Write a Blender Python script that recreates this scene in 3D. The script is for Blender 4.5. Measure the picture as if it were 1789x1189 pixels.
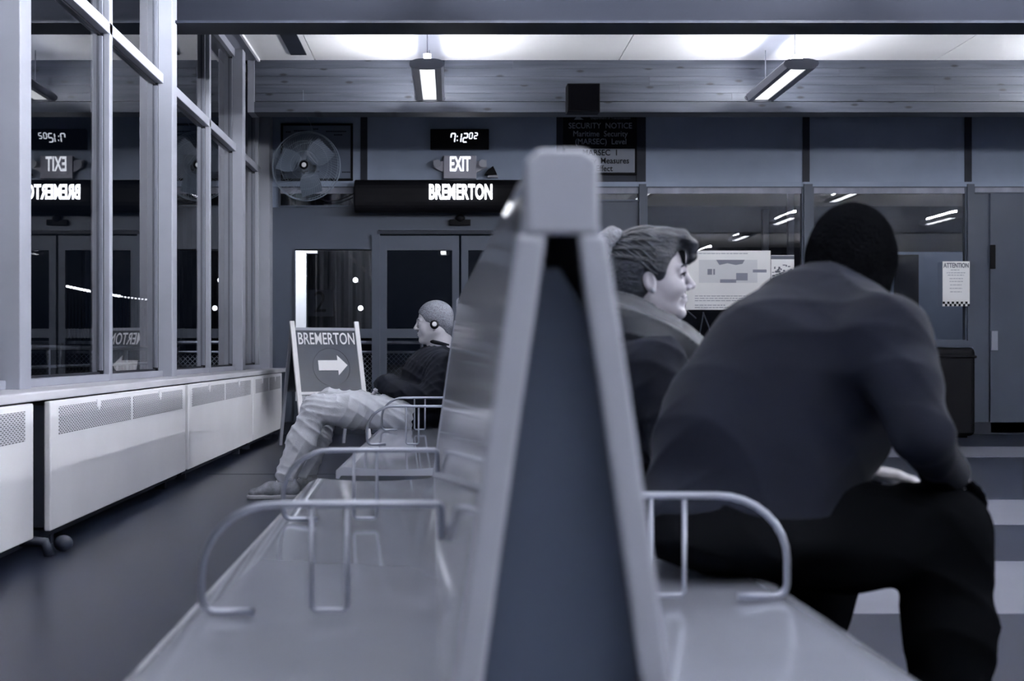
import bpy, math, random
import numpy as np
from mathutils import Vector, Matrix
random.seed(7)
for o in list(bpy.data.objects): bpy.data.objects.remove(o)
scene = bpy.context.scene
COL = scene.collection
PI = math.pi

# ------------------------------------------------------------------ camera, world, exposure
F = 2300.0; CX, CY = 790.0, 615.0; CAMZ = 0.82      # focal length in pixels, vanishing point, eye height
cam = bpy.data.objects.new('camera', bpy.data.cameras.new('camera'))
COL.objects.link(cam)
cam.location = (0, 0, CAMZ); cam.rotation_euler = (PI/2, 0, 0)
cam.data.sensor_width = 36; cam.data.lens = 36*F/1789
cam.data.shift_x = (894.5-CX)/1789; cam.data.shift_y = (CY-594.5)/1789
cam.data.clip_start = 0.05; cam.data.clip_end = 300
cam.data.dof.use_dof = True; cam.data.dof.focus_distance = 7.6; cam.data.dof.aperture_fstop = 4.2
scene.camera = cam
w = bpy.data.worlds.new('night'); scene.world = w; w.use_nodes = True
w.node_tree.nodes['Background'].inputs[0].default_value = (0.25, 0.4, 0.8, 1)
w.node_tree.nodes['Background'].inputs[1].default_value = 0.004
scene.view_settings.view_transform = 'Standard'; scene.view_settings.look = 'None'
scene.view_settings.gamma = 1; scene.view_settings.use_curve_mapping = False
scene.view_settings.exposure = 0.75
UP_E, DOWN_E = 660.0, 10.0            # tube strengths of the hanging lamps

def W(px, py, d):
    s = F/d
    return Vector(((px-CX)/s, d, CAMZ+(CY-py)/s))

# ------------------------------------------------------------------ materials
def mat(name, col, rough=0.6, metal=0.0, var=0.0, vscale=6.0, stretch=(1,1,1), bump=0.0, bscale=60.0, spec=0.5, coat=0.0, emit=0.0):
    m = bpy.data.materials.new(name); m.use_nodes = True
    nt = m.node_tree; b = nt.nodes['Principled BSDF']
    b.inputs['Base Color'].default_value = (*col, 1); b.inputs['Roughness'].default_value = rough
    b.inputs['Metallic'].default_value = metal; b.inputs['Specular IOR Level'].default_value = spec
    b.inputs['Coat Weight'].default_value = coat; b.inputs['Coat Roughness'].default_value = 0.08
    if emit:
        b.inputs['Emission Color'].default_value = (*col, 1); b.inputs['Emission Strength'].default_value = emit
    tc = nt.nodes.new('ShaderNodeTexCoord'); mp = nt.nodes.new('ShaderNodeMapping')
    mp.inputs['Scale'].default_value = stretch
    nt.links.new(tc.outputs['Object'], mp.inputs[0])
    if var:
        n = nt.nodes.new('ShaderNodeTexNoise'); n.inputs['Scale'].default_value = vscale; n.inputs['Detail'].default_value = 5
        nt.links.new(mp.outputs[0], n.inputs['Vector'])
        r = nt.nodes.new('ShaderNodeValToRGB')
        r.color_ramp.elements[0].position = 0.3; r.color_ramp.elements[1].position = 0.7
        r.color_ramp.elements[0].color = (*[c*(1-var) for c in col], 1); r.color_ramp.elements[1].color = (*[min(1, c*(1+var)) for c in col], 1)
        nt.links.new(n.outputs['Fac'], r.inputs[0]); nt.links.new(r.outputs[0], b.inputs['Base Color'])
    if bump:
        n2 = nt.nodes.new('ShaderNodeTexNoise'); n2.inputs['Scale'].default_value = bscale; n2.inputs['Detail'].default_value = 4
        nt.links.new(mp.outputs[0], n2.inputs['Vector'])
        bp = nt.nodes.new('ShaderNodeBump'); bp.inputs['Strength'].default_value = bump; bp.inputs['Distance'].default_value = 0.004
        nt.links.new(n2.outputs['Fac'], bp.inputs['Height']); nt.links.new(bp.outputs[0], b.inputs['Normal'])
    return m

M = {}
M['panel'] = mat('slate_panel', (0.19, 0.23, 0.32), 0.5, var=0.12, vscale=2.0)
M['panel2'] = mat('slate_panel_darker', (0.036, 0.047, 0.074), 0.5, var=0.1, vscale=2.0)  # darker slate for doors; on lower wall panels it offsets the stronger light
M['dark'] = mat('dark_paint', (0.012, 0.015, 0.026), 0.5, var=0.2, spec=0.25)
M['black'] = mat('black_plastic', (0.003, 0.003, 0.0045), 0.6, spec=0.1)
M['alu'] = mat('painted_aluminium', (0.24, 0.25, 0.295), 0.45, var=0.08, vscale=3)
M['alu2'] = mat('sash_aluminium', (0.13, 0.14, 0.175), 0.45)
M['strip'] = mat('lit_band_pale', (0.22, 0.23, 0.29), 0.6, var=0.3, vscale=5, stretch=(1, 1, .2))
M['beam_dark'] = mat('dark_beam_paint', (0.006, 0.0075, 0.013), 0.7, spec=0.12)
M['gasket'] = mat('gasket', (0.006, 0.007, 0.012), 0.5, spec=0.25)
M['heater'] = mat('cream_enamel', (0.84, 0.84, 0.88), 0.42, var=0.05, vscale=1.5)
M['sill'] = mat('worn_sill', (0.55, 0.55, 0.60), 0.5, var=0.15, vscale=8, stretch=(1, .2, 1))
M['ceil'] = mat('ceiling_board', (0.82, 0.82, 0.84), 0.8, var=0.03, vscale=1.5)
M['fibre'] = mat('grey_fibreglass', (0.37, 0.39, 0.46), 0.2, var=0.06, vscale=2.5, coat=0.7, bump=0.02, bscale=9)
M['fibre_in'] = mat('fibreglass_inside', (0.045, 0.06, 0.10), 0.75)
M['steel'] = mat('brushed_steel', (0.34, 0.36, 0.42), 0.34, metal=0.85)
M['white'] = mat('white_paint', (0.75, 0.75, 0.78), 0.5)
M['led'] = mat('led_glow', (0.92, 0.94, 1.0), 0.5, emit=3.2)
M['digit'] = mat('digit_glow', (0.85, 0.9, 1.0), 0.5, emit=0.9)
M['exit'] = mat('exit_glow', (0.9, 0.93, 1.0), 0.5, emit=0.9)
M['exit_body'] = mat('exit_housing', (0.30, 0.30, 0.36), 0.45)
M['pap'] = mat('paper', (0.92, 0.92, 0.93), 0.7)
M['ink'] = mat('ink', (0.14, 0.15, 0.19), 0.7)
M['ink2'] = mat('pale_ink', (0.36, 0.37, 0.43), 0.7)
M['signtext'] = mat('sign_text', (0.16, 0.18, 0.22), 0.6)
M['signboard'] = mat('sign_board', (0.02, 0.026, 0.042), 0.3, var=0.3, spec=0.35, vscale=2.5)
M['wire'] = mat('fan_wire', (0.16, 0.19, 0.24), 0.4, metal=0.3)
M['blade'] = mat('fan_blade', (0.10, 0.125, 0.17), 0.45)
M['skin'] = mat('skin', (0.52, 0.51, 0.55), 0.45, var=0.06, vscale=25)
M['skin2'] = mat('skin_w', (0.36, 0.35, 0.40), 0.42, var=0.08, vscale=22)
M['skin3'] = mat('skin_m', (0.45, 0.44, 0.47), 0.5)
M['denim'] = mat('pale_denim', (0.66, 0.68, 0.74), 0.85, var=0.18, vscale=9, bump=0.5, bscale=200)
M['darkcloth'] = mat('dark_jacket', (0.0036, 0.0044, 0.008), 0.9, var=0.3, vscale=8, spec=0.12)
M['suit'] = mat('black_suit', (0.0036, 0.0047, 0.0095), 0.9, var=0.15, vscale=5, spec=0.12)
M['suit2'] = mat('black_trouser', (0.0022, 0.0024, 0.003), 0.95, spec=0.0)
M['leather'] = mat('leather_collar', (0.026, 0.029, 0.037), 0.6, var=0.35, vscale=12, spec=0.3)
M['shoe'] = mat('grey_shoe', (0.16, 0.17, 0.20), 0.6, var=0.4, vscale=30)
M['sole'] = mat('sole', (0.33, 0.34, 0.37), 0.6)
M['outwall'] = mat('corrugated_metal', (0.005, 0.006, 0.010), 0.6, spec=0.1)
M['rail'] = mat('rail_pipe', (0.30, 0.32, 0.38), 0.5)
M['lampw'] = mat('lamp_glow', (0.95, 0.95, 1.0), 0.5, emit=2.5)
M['lampfar'] = mat('far_lamp', (0.9, 0.93, 1.0), 0.5, emit=5)

def hair_mat(name, c0, c1, sc=(60, 60, 6)):
    m = mat(name, c0, 0.4, var=0.0); nt = m.node_tree; b = nt.nodes['Principled BSDF']
    tc = nt.nodes.new('ShaderNodeTexCoord'); mp = nt.nodes.new('ShaderNodeMapping'); mp.inputs['Scale'].default_value = sc
    n = nt.nodes.new('ShaderNodeTexNoise'); n.inputs['Scale'].default_value = 2.2; n.inputs['Detail'].default_value = 6
    nt.links.new(tc.outputs['Object'], mp.inputs[0]); nt.links.new(mp.outputs[0], n.inputs['Vector'])
    r = nt.nodes.new('ShaderNodeValToRGB'); r.color_ramp.elements[0].position = 0.35; r.color_ramp.elements[1].position = 0.68
    r.color_ramp.elements[0].color = (*c0, 1); r.color_ramp.elements[1].color = (*c1, 1)
    nt.links.new(n.outputs['Fac'], r.inputs[0]); nt.links.new(r.outputs[0], b.inputs['Base Color'])
    bp = nt.nodes.new('ShaderNodeBump'); bp.inputs['Strength'].default_value = 0.9; bp.inputs['Distance'].default_value = 0.006
    nt.links.new(n.outputs['Fac'], bp.inputs['Height']); nt.links.new(bp.outputs[0], b.inputs['Normal'])
    return m
M['hair_short'] = hair_mat('short_fair_hair', (0.07, 0.075, 0.095), (0.18, 0.19, 0.23), (70, 70, 70))
M['hair_dark'] = hair_mat('brown_hair', (0.005, 0.006, 0.010), (0.022, 0.026, 0.038), (22, 70, 60))
M['hair_black'] = hair_mat('black_hair', (0.0012, 0.0012, 0.0016), (0.0025, 0.0028, 0.0035), (70, 70, 70))
M['hair_dark'].node_tree.nodes['Principled BSDF'].inputs['Specular IOR Level'].default_value = 0.22
M['hair_black'].node_tree.nodes['Principled BSDF'].inputs['Specular IOR Level'].default_value = 0.0; M['hair_black'].node_tree.nodes['Principled BSDF'].inputs['Roughness'].default_value = 0.95

# pane: clear glass
g = bpy.data.materials.new('window_glass'); g.use_nodes = True; b = g.node_tree.nodes['Principled BSDF']
b.inputs['Base Color'].default_value = (0.93, 0.95, 1, 1); b.inputs['Roughness'].default_value = 0.0
b.inputs['Transmission Weight'].default_value = 1.0; b.inputs['IOR'].default_value = 1.5
M['glass'] = g

# floor: polished vinyl
m = mat('polished_floor', (0.012, 0.015, 0.028), 0.33, var=0.25, vscale=0.9, spec=0.22, coat=0.0, bump=0.06, bscale=6); M['floor'] = m
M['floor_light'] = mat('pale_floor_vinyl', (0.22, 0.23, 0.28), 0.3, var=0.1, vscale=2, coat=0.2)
M['ground'] = mat('asphalt', (0.02, 0.022, 0.03), 0.7, var=0.3)

# glulam wood with grain streaks and knots
def wood():
    m = bpy.data.materials.new('glulam_wood'); m.use_nodes = True; nt = m.node_tree; b = nt.nodes['Principled BSDF']
    tc = nt.nodes.new('ShaderNodeTexCoord'); oi = nt.nodes.new('ShaderNodeObjectInfo')
    add = nt.nodes.new('ShaderNodeVectorMath'); add.operation = 'ADD'
    cmb = nt.nodes.new('ShaderNodeVectorMath'); cmb.operation = 'SCALE'; cmb.inputs[0].default_value = (17, 3, 9)
    nt.links.new(oi.outputs['Random'], cmb.inputs['Scale'])
    nt.links.new(tc.outputs['Object'], add.inputs[0]); nt.links.new(cmb.outputs[0], add.inputs[1])
    mp = nt.nodes.new('ShaderNodeMapping'); mp.inputs['Scale'].default_value = (0.5, 1, 9)
    nt.links.new(add.outputs[0], mp.inputs[0])
    n = nt.nodes.new('ShaderNodeTexNoise'); n.inputs['Scale'].default_value = 2.2; n.inputs['Detail'].default_value = 7; n.inputs['Distortion'].default_value = 0.6
    nt.links.new(mp.outputs[0], n.inputs['Vector'])
    r = nt.nodes.new('ShaderNodeValToRGB'); r.color_ramp.elements[0].position = 0.25; r.color_ramp.elements[1].position = 0.8
    r.color_ramp.elements[0].color = (0.024, 0.030, 0.045, 1); r.color_ramp.elements[1].color = (0.085, 0.094, 0.122, 1)
    nt.links.new(n.outputs['Fac'], r.inputs[0])
    mp2 = nt.nodes.new('ShaderNodeMapping'); mp2.inputs['Scale'].default_value = (1.5, 4.5, 1)
    sp2 = nt.nodes.new('ShaderNodeSeparateXYZ'); cb2 = nt.nodes.new('ShaderNodeCombineXYZ'); nt.links.new(add.outputs[0], sp2.inputs[0])
    nt.links.new(sp2.outputs['X'], cb2.inputs['X']); nt.links.new(sp2.outputs['Z'], cb2.inputs['Y']); nt.links.new(cb2.outputs[0], mp2.inputs[0])
    v = nt.nodes.new('ShaderNodeTexVoronoi'); v.voronoi_dimensions = '2D'; v.inputs['Scale'].default_value = 1.25; v.inputs['Randomness'].default_value = 1
    nt.links.new(mp2.outputs[0], v.inputs['Vector'])
    kr = nt.nodes.new('ShaderNodeValToRGB'); kr.color_ramp.elements[0].position = 0.035; kr.color_ramp.elements[1].position = 0.085
    kr.color_ramp.elements[0].color = (0.12, 0.13, 0.17, 1); kr.color_ramp.elements[1].color = (1, 1, 1, 1)
    nt.links.new(v.outputs['Distance'], kr.inputs[0])
    mx = nt.nodes.new('ShaderNodeMix'); mx.data_type = 'RGBA'; mx.blend_type = 'MULTIPLY'; mx.inputs[0].default_value = 1
    nt.links.new(r.outputs[0], mx.inputs[6]); nt.links.new(kr.outputs[0], mx.inputs[7])
    nt.links.new(mx.outputs[2], b.inputs['Base Color']); b.inputs['Roughness'].default_value = 0.55
    return m
M['wood'] = wood()

# perforated sheet: slots in a staggered grid (object coordinates: y along, z up)
def perforated():
    m = bpy.data.materials.new('perforated_sheet'); m.use_nodes = True; nt = m.node_tree; b = nt.nodes['Principled BSDF']
    tc = nt.nodes.new('ShaderNodeTexCoord'); mp = nt.nodes.new('ShaderNodeMapping')
    mp.inputs['Rotation'].default_value = (0, PI/2, 0)
    sep = nt.nodes.new('ShaderNodeSeparateXYZ'); nt.links.new(tc.outputs['Object'], sep.inputs[0])
    cmb = nt.nodes.new('ShaderNodeCombineXYZ'); ml = nt.nodes.new('ShaderNodeMath'); ml.operation = 'MULTIPLY'; ml.inputs[1].default_value = 0.25; nt.links.new(sep.outputs['Y'], ml.inputs[0]); nt.links.new(ml.outputs[0], cmb.inputs['X']); nt.links.new(sep.outputs['Z'], cmb.inputs['Y'])
    br = nt.nodes.new('ShaderNodeTexBrick'); br.inputs['Scale'].default_value = 1
    br.inputs['Brick Width'].default_value = 0.0095; br.inputs['Row Height'].default_value = 0.0075; br.inputs['Mortar Size'].default_value = 0.0016
    br.inputs['Mortar Smooth'].default_value = 0
    br.inputs['Color1'].default_value = (0.02, 0.022, 0.03, 1); br.inputs['Color2'].default_value = (0.02, 0.022, 0.03, 1)
    br.inputs['Mortar'].default_value = (0.68, 0.68, 0.74, 1)
    nt.links.new(cmb.outputs[0], br.inputs['Vector']); nt.links.new(br.outputs['Color'], b.inputs['Base Color'])
    b.inputs['Roughness'].default_value = 0.5
    return m
M['perf'] = perforated()

# lamp tubes
def emis(name, col, st):
    m = bpy.data.materials.new(name); m.use_nodes = True; nt = m.node_tree; nt.nodes.clear()
    e = nt.nodes.new('ShaderNodeEmission'); e.inputs[0].default_value = (*col, 1); e.inputs[1].default_value = st
    o = nt.nodes.new('ShaderNodeOutputMaterial'); nt.links.new(e.outputs[0], o.inputs[0]); return m
M['tube_up'] = emis('tube_up', (0.93, 0.95, 1.0), UP_E)
M['tube_down'] = emis('tube_down', (0.93, 0.95, 1.0), DOWN_E)
M['tube_up_dim'] = emis('tube_up_dim', (0.93, 0.95, 1.0), 85.0)
M['tube_down_dim'] = emis('tube_down_dim', (0.93, 0.95, 1.0), 0.85)   # far-wall row dimmed to keep the ceiling from clipping; unseen rows light the room

# ------------------------------------------------------------------ mesh helpers
class MB:
    def __init__(self): self.v = []; self.f = []
    def box(self, lo, hi, mt=None):
        n = len(self.v); x0, y0, z0 = lo; x1, y1, z1 = hi
        P = [(x0,y0,z0),(x1,y0,z0),(x1,y1,z0),(x0,y1,z0),(x0,y0,z1),(x1,y0,z1),(x1,y1,z1),(x0,y1,z1)]
        if mt is not None: P = [tuple(mt @ Vector(p)) for p in P]
        self.v += P
        self.f += [tuple(n+i for i in q) for q in ((0,3,2,1),(4,5,6,7),(0,1,5,4),(1,2,6,5),(2,3,7,6),(3,0,4,7))]; return self
    def tube(self, pts, r, n=8, closed=False, cap=True):
        pts = [Vector(p) for p in pts]; rs = r if isinstance(r, (list, tuple)) else [r]*len(pts)
        base = len(self.v); L = len(pts); up = None
        for i, p in enumerate(pts):
            if closed: t = pts[(i+1) % L]-pts[i-1]
            else: t = pts[min(i+1, L-1)]-pts[max(i-1, 0)]
            t.normalize()
            if up is None:
                a = Vector((0,0,1)) if abs(t.z) < .9 else Vector((1,0,0)); up = (a-t*a.dot(t)).normalized()
            else: up = (up-t*up.dot(t)).normalized()
            s = t.cross(up)
            for k in range(n):
                an = 2*PI*k/n; self.v.append(tuple(p+(up*math.cos(an)+s*math.sin(an))*rs[i]))
        m = L if closed else L-1
        for i in range(m):
            for k in range(n):
                a = base+i*n+k; b_ = base+i*n+(k+1) % n; c = base+((i+1) % L)*n+(k+1) % n; d = base+((i+1) % L)*n+k
                self.f.append((a, d, c, b_))
        if cap and not closed:
            self.f.append(tuple(base+k for k in range(n))); self.f.append(tuple(base+(L-1)*n+k for k in reversed(range(n))))
        return self
    def prism(self, poly, axis, a0, a1, mt=None):     # poly: 2D points; axis 'x','y','z'
        n = len(self.v); k = len(poly)
        def P(u, v_, a):
            p = (a, u, v_) if axis == 'x' else ((u, a, v_) if axis == 'y' else (u, v_, a))
            return tuple(mt @ Vector(p)) if mt is not None else p
        self.v += [P(u, v_, a0) for u, v_ in poly]+[P(u, v_, a1) for u, v_ in poly]
        self.f.append(tuple(n+i for i in range(k))); self.f.append(tuple(n+k+i for i in reversed(range(k))))
        for i in range(k):
            j = (i+1) % k; self.f.append((n+i, n+k+i, n+k+j, n+j))
        return self
    def sphere(self, c, r, nu=12, nv=8):
        r = (r, r, r) if not isinstance(r, (tuple, list)) else r; n = len(self.v)
        for i in range(nv+1):
            th = PI*i/nv
            for j in range(nu):
                ph = 2*PI*j/nu
                self.v.append((c[0]+r[0]*math.sin(th)*math.cos(ph), c[1]+r[1]*math.sin(th)*math.sin(ph), c[2]+r[2]*math.cos(th)))
        for i in range(nv):
            for j in range(nu):
                a = n+i*nu+j; b_ = n+i*nu+(j+1) % nu; self.f.append((a, a+nu, b_+nu, b_))
        return self

def obj(name, mb, m, parent=None, smooth=False, bevel=0.0, origin=None, seg=2):
    if isinstance(mb, MB):
        me = bpy.data.meshes.new(name); vs = mb.v
        if origin is None:
            lo = [min(p[i] for p in vs) for i in range(3)]; hi = [max(p[i] for p in vs) for i in range(3)]
            origin = ((lo[0]+hi[0])/2, (lo[1]+hi[1])/2, lo[2])
        me.from_pydata([(p[0]-origin[0], p[1]-origin[1], p[2]-origin[2]) for p in vs], [], mb.f)
        bm = __import__('bmesh').new(); bm.from_mesh(me); __import__('bmesh').ops.recalc_face_normals(bm, faces=bm.faces); bm.to_mesh(me); bm.free()
    else: me = mb; origin = origin or (0, 0, 0)
    me.materials.clear(); me.materials.append(M[m] if isinstance(m, str) else m)
    o = bpy.data.objects.new(name, me); COL.objects.link(o); o.location = origin
    if smooth:
        for p in me.polygons: p.use_smooth = True
    if bevel:
        md = o.modifiers.new('bevel', 'BEVEL'); md.width = bevel; md.segments = seg; md.limit_method = 'ANGLE'
    if parent is not None: attach(o, parent)
    return o
def wloc(o):
    v = Vector(o.location); p = o.parent
    while p: v = p.location+v; p = p.parent          # all roots here are unrotated
    return v
def attach(o, parent):
    o.location = Vector(o.location)-wloc(parent); o.parent = parent
def root(name, loc, label=None, cat=None, group=None, kind=None):
    o = bpy.data.objects.new(name, None); COL.objects.link(o); o.location = loc; o.empty_display_size = 0.1
    return tag(o, label, cat, group, kind)
def tag(o, label=None, cat=None, group=None, kind=None):
    if label: o['label'] = label
    if cat: o['category'] = cat
    if group: o['group'] = group
    if kind: o['kind'] = kind
    return o
def children(o): return [c for c in bpy.data.objects if c.parent == o]
def copy_tree(o, parent=None):
    c = o.copy(); COL.objects.link(c); c.parent = parent
    for ch in children(o): copy_tree(ch, c)
    return c
def smooth_angle(o, ang=40):
    me = o.data
    for p in me.polygons: p.use_smooth = True
    try: me.set_sharp_from_angle(angle=math.radians(ang))
    except Exception: pass

def text_mesh(txt, size, extr=0.002, sx=1.0, align='CENTER', spacing=1.0, bold=0.0):
    cu = bpy.data.curves.new('txt', 'FONT'); cu.body = txt; cu.size = size; cu.extrude = extr; cu.align_x = align; cu.align_y = 'CENTER'
    cu.space_character = spacing; cu.resolution_u = 3; cu.offset = bold
    to = bpy.data.objects.new('txt', cu); COL.objects.link(to); bpy.context.view_layer.update()
    me = bpy.data.meshes.new_from_object(to.evaluated_get(bpy.context.evaluated_depsgraph_get()))
    bpy.data.objects.remove(to); bpy.data.curves.remove(cu)
    me.transform(Matrix.Rotation(PI/2, 4, 'X') @ Matrix.Diagonal((sx, 1, 1, 1)))     # stands in XZ, faces -Y
    return me
def text(txt, loc, size, m, parent, sx=1.0, extr=0.002, spacing=1.0, bold=0.0, name='lettering', rot=None, align='CENTER'):
    me = text_mesh(txt, size, extr, sx, align, spacing, bold)
    if rot is not None: me.transform(rot)
    return obj(name, me, m, parent, origin=tuple(loc))

# ------------------------------------------------------------------ room shell
XG = -1.94        # glass plane of the left wall
XM = -1.90        # inner face of its posts
YF = 13.2         # far wall
ZC = 3.48; XR = 9.6; YB = -7.0
SF = F/YF
def fx(px): return (px-CX)/SF
def fz(py): return CAMZ+(CY-py)/SF

fl = tag(obj('floor', MB().box((XG-.1, YB, -.12), (XR+.1, YF+.1, 0)), 'floor'), kind='structure')
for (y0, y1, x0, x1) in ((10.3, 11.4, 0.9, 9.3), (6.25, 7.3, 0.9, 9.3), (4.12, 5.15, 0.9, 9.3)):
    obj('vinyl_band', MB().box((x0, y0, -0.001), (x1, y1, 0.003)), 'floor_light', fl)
for y in (8.85,):
    obj('floor_seam', MB().box((-1.65, y, -0.001), (0.9, y+.012, 0.0015)), 'dark', fl)

ce = tag(obj('ceiling', MB().box((XG-.2, YB, ZC+.03), (XR+.1, YF+.2, ZC+.15)), 'dark'), kind='structure')
xs = [-1.755, -1.25, 1.52, 4.4, 7.2, XR]
ys = [YB, -3, 1, 5, 9, 12.0]
for i in range(len(xs)-1):
    for j in range(len(ys)-1):
        if ys[j] >= 12: continue
        obj('ceiling_panel', MB().box((xs[i]+.004, ys[j]+.003, ZC), (xs[i+1]-.004, ys[j+1]-.003, ZC+.03)), 'ceil', ce)
obj('edge_strip', MB().box((-2.0, YB, ZC-.012), (-1.765, 11.95, ZC+.03)), 'alu', ce)
obj('corner_bead', MB().box((-1.765, YB, ZC-.025), (-1.745, 11.95, ZC+.02)), 'white', ce)
v = MB(); v.box((-1.44, 9.2, ZC-.01), (-1.30, 12-.25, ZC+.002)); obj('ceiling_slot_vent', v, 'dark', ce)

# far wall: pieces laid out between openings
wf = root('wall_back', (3.8, YF, 0), kind='structure')
def fbox(name, x0, x1, y0, y1, m='panel', t=0.06, proud=0.0, bevel=0.0, parent=None):
    return obj(name, MB().box((fx(x0), YF-proud, fz(y1)), (fx(x1), YF+t, fz(y0))), m, parent if parent is not None else wf, bevel=bevel)
FL = CY+CAMZ*SF   # floor line
ptop = 60
for (a, b_) in ((450, 630), (642, 972), (1128, 1402), (1414, 1685), (1697, 1985), (1997, 2290)):
    fbox('wall_panel', a, b_, ptop, 318)
fbox('wall_panel', 984, 1112, ptop, 200)
fbox('wall_panel', 984, 1112, 200, 318, 'dark')
for (a, b_) in ((630, 642), (972, 984), (1112, 1128), (1402, 1414), (1685, 1697), (1985, 1997)):
    fbox('batten', a, b_, ptop, 326, 'dark', proud=0.012)
fbox('rail_board', 450, 2290, 318, 326, 'panel', proud=0.02)
# slots row and below, left part
fbox('wall_panel', 450, 487, 326, 362); fbox('wall_panel', 720, 1030, 326, 352); fbox('wall_panel', 620, 720, 326, 362)
fbox('wall_panel', 450, 660, 362, 437, 'panel2')
fbox('wall_panel', 660, 935, 352, 402, 'panel2')
fbox('wall_panel', 935, 1118, 352, FL-10, 'panel2')
fbox('wall_panel', 450, 514, 437, FL-10, 'panel2')
fbox('door_header_strip', 660, 935, 403, 409, 'dark', proud=.03)
# right part: mullions, sill, wall under the windows
for (a, b_) in ((1116, 1128), (1403, 1418), (1688, 1700), (1985, 1997)):
    fbox('mullion', a, b_, 322, 605, 'panel2', proud=0.04)
fbox('sill_board', 1128, 1700, 595, 606, 'panel2', proud=0.05)
fbox('wall_panel', 1128, 1700, 604, FL-10, 'panel')
fbox('wall_panel', 1700, 1728, 336, FL-10, 'panel2')
fbox('sill_board', 1997, 2290, 595, 606, 'panel2', proud=0.05); fbox('wall_panel', 1728+130, 2290, 604, FL-10, 'panel')
fbox('wall_panel', 1858, 1985, 336, 604, 'panel2')
tag(obj('baseboard_back', MB().box((XG, YF-.03, 0), (XR, YF+.06, .12)), 'dark'), kind='structure')

wn = [0]
def far_window(x0, x1, y0, y1, fr=5, m='panel2'):
    wn[0] += 1; d = .02
    r = root('window_%d' % wn[0], (fx((x0+x1)/2), YF, fz(y1)), kind='structure')
    X0, X1, Z0, Z1 = fx(x0), fx(x1), fz(y1), fz(y0); t = fr/SF
    f = MB(); f.box((X0, YF-d, Z0), (X0+t, YF+.05, Z1)); f.box((X1-t, YF-d, Z0), (X1, YF+.05, Z1))
    f.box((X0+t, YF-d, Z0), (X1-t, YF+.05, Z0+t)); f.box((X0+t, YF-d, Z1-t*.6), (X1-t, YF+.05, Z1))
    obj('window_frame', f, m, r)
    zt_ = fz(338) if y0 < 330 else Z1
    if y0 < 330: obj('lit_band_standin', MB().box((X0+t, YF-.004, zt_), (X1-t, YF+.006, Z1-t*.6)), 'strip', r)  # added strip, stands in for the lit board seen through the pane
    obj('pane', MB().box((X0+t*.5, YF+.008, Z0+t*.5), (X1-t*.5, YF+.014, Z1-t*.3)), 'glass', r)
    return r
far_window(487, 620, 326, 362, 3); far_window(1030, 1118, 326, 352, 3)
far_window(1128, 1403, 326, 596, 3); far_window(1418, 1688, 326, 596, 3); far_window(1700, 1985, 326, 338, 2); far_window(1997, 2290, 326, 596, 3)

# doors with two glass lights each
dn = [0]
def far_door(x0, x1, hinge=1, sidelight=False):
    dn[0] += 1
    r = root(('door_%d' % dn[0]), (fx((x0+x1)/2), YF, 0), kind='structure')
    y0, y1 = (437, 574), (590, 700)
    top = 412 if not sidelight else 437
    st = 12 if not sidelight else 2
    def bx(a, b_, c, d, m='panel2', nm=None, pr=.025): return obj(nm or 'door_rail', MB().box((fx(a), YF-pr, fz(d)), (fx(b_), YF+.03, fz(c))), m, r)
    bx(x0, x0+st, top, FL-2, nm='door_stile'); bx(x1-st, x1, top, FL-2, nm='door_stile')
    if top < 437: bx(x0+st, x1-st, top, 437)
    bx(x0+st, x1-st, 574, 590); bx(x0+st, x1-st, 700, FL-2)
    for (a, b_) in (y0, y1):
        obj('pane', MB().box((fx(x0+st-2), YF, fz(b_+2)), (fx(x1-st+2), YF+.006, fz(a-2))), 'glass', r)
    if not sidelight:
        h = MB().tube([(fx(x1-7), YF-.02, fz(600)), (fx(x1-7), YF-.07, fz(600)), (fx(x1-7), YF-.07, fz(640)), (fx(x1-7), YF-.02, fz(640))], .009)
        obj('door_handle', h, 'steel', r, smooth=True)
    return r
far_door(514, 652, sidelight=True)
fbox('door_post', 650, 664, 409, FL-2, 'panel2', proud=.04)
far_door(664, 802); far_door(806, 935)
d4 = root('door_4', (fx(1793), YF, 0), kind='structure')
obj('door_leaf', MB().box((fx(1728), YF-.03, .01), (fx(1858), YF+.04, fz(338))), 'panel2', d4, bevel=.004)
obj('hinge_plate', MB().box((fx(1727), YF-.05, fz(470)), (fx(1736), YF-.028, fz(428))), 'black', d4, bevel=.003)
obj('lock_plate', MB().box((fx(1729), YF-.05, fz(612)), (fx(1740), YF-.028, fz(578))), 'steel', d4, bevel=.003)

# other walls
tag(obj('wall_right', MB().box((XR, YB, 0), (XR+.1, YF, ZC+.1)), 'dark'), kind='structure')
tag(obj('wall_front', MB().box((XG-.1, YB-.1, 0), (XR+.1, YB, ZC+.1)), 'dark'), kind='structure')

# beams: laminated timber in front of the far wall, dark one nearer
bt = root('trim_1', (3.8, 12.0, 3.0), kind='structure')
zb = 3.0; zh = 0.485; n = 6
hs = [.105, .075, .075, .075, .075, .08]; z = zb
for i, h in enumerate(hs):
    pr = 0.03 if i == 0 else random.uniform(0, .006)
    x = -1.80
    while x < XR-.1:
        L = random.uniform(2.2, 5.5); x1 = min(x+L, XR-.02)
        if i == 0: x1 = XR-.02
        obj('board', MB().box((x, 12.0-pr, z+.001), (x1-.001, 12.22, z+h-(.0005 if i else .010))), 'wood', bt)
        x = x1
    z += h
obj('end_plate', MB().box((-1.86, 11.97, 3.0), (-1.80, 12.24, ZC)), 'alu', bt)
obj('soffit', MB().box((XG, 12.22, ZC-.02), (XR, YF, ZC+.03)), 'dark', bt)
tag(obj('trim_2', MB().box((XG, 8.78, 3.0), (XR, 9.0, ZC+.03)), 'beam_dark', bevel=.004), kind='structure')
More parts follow.
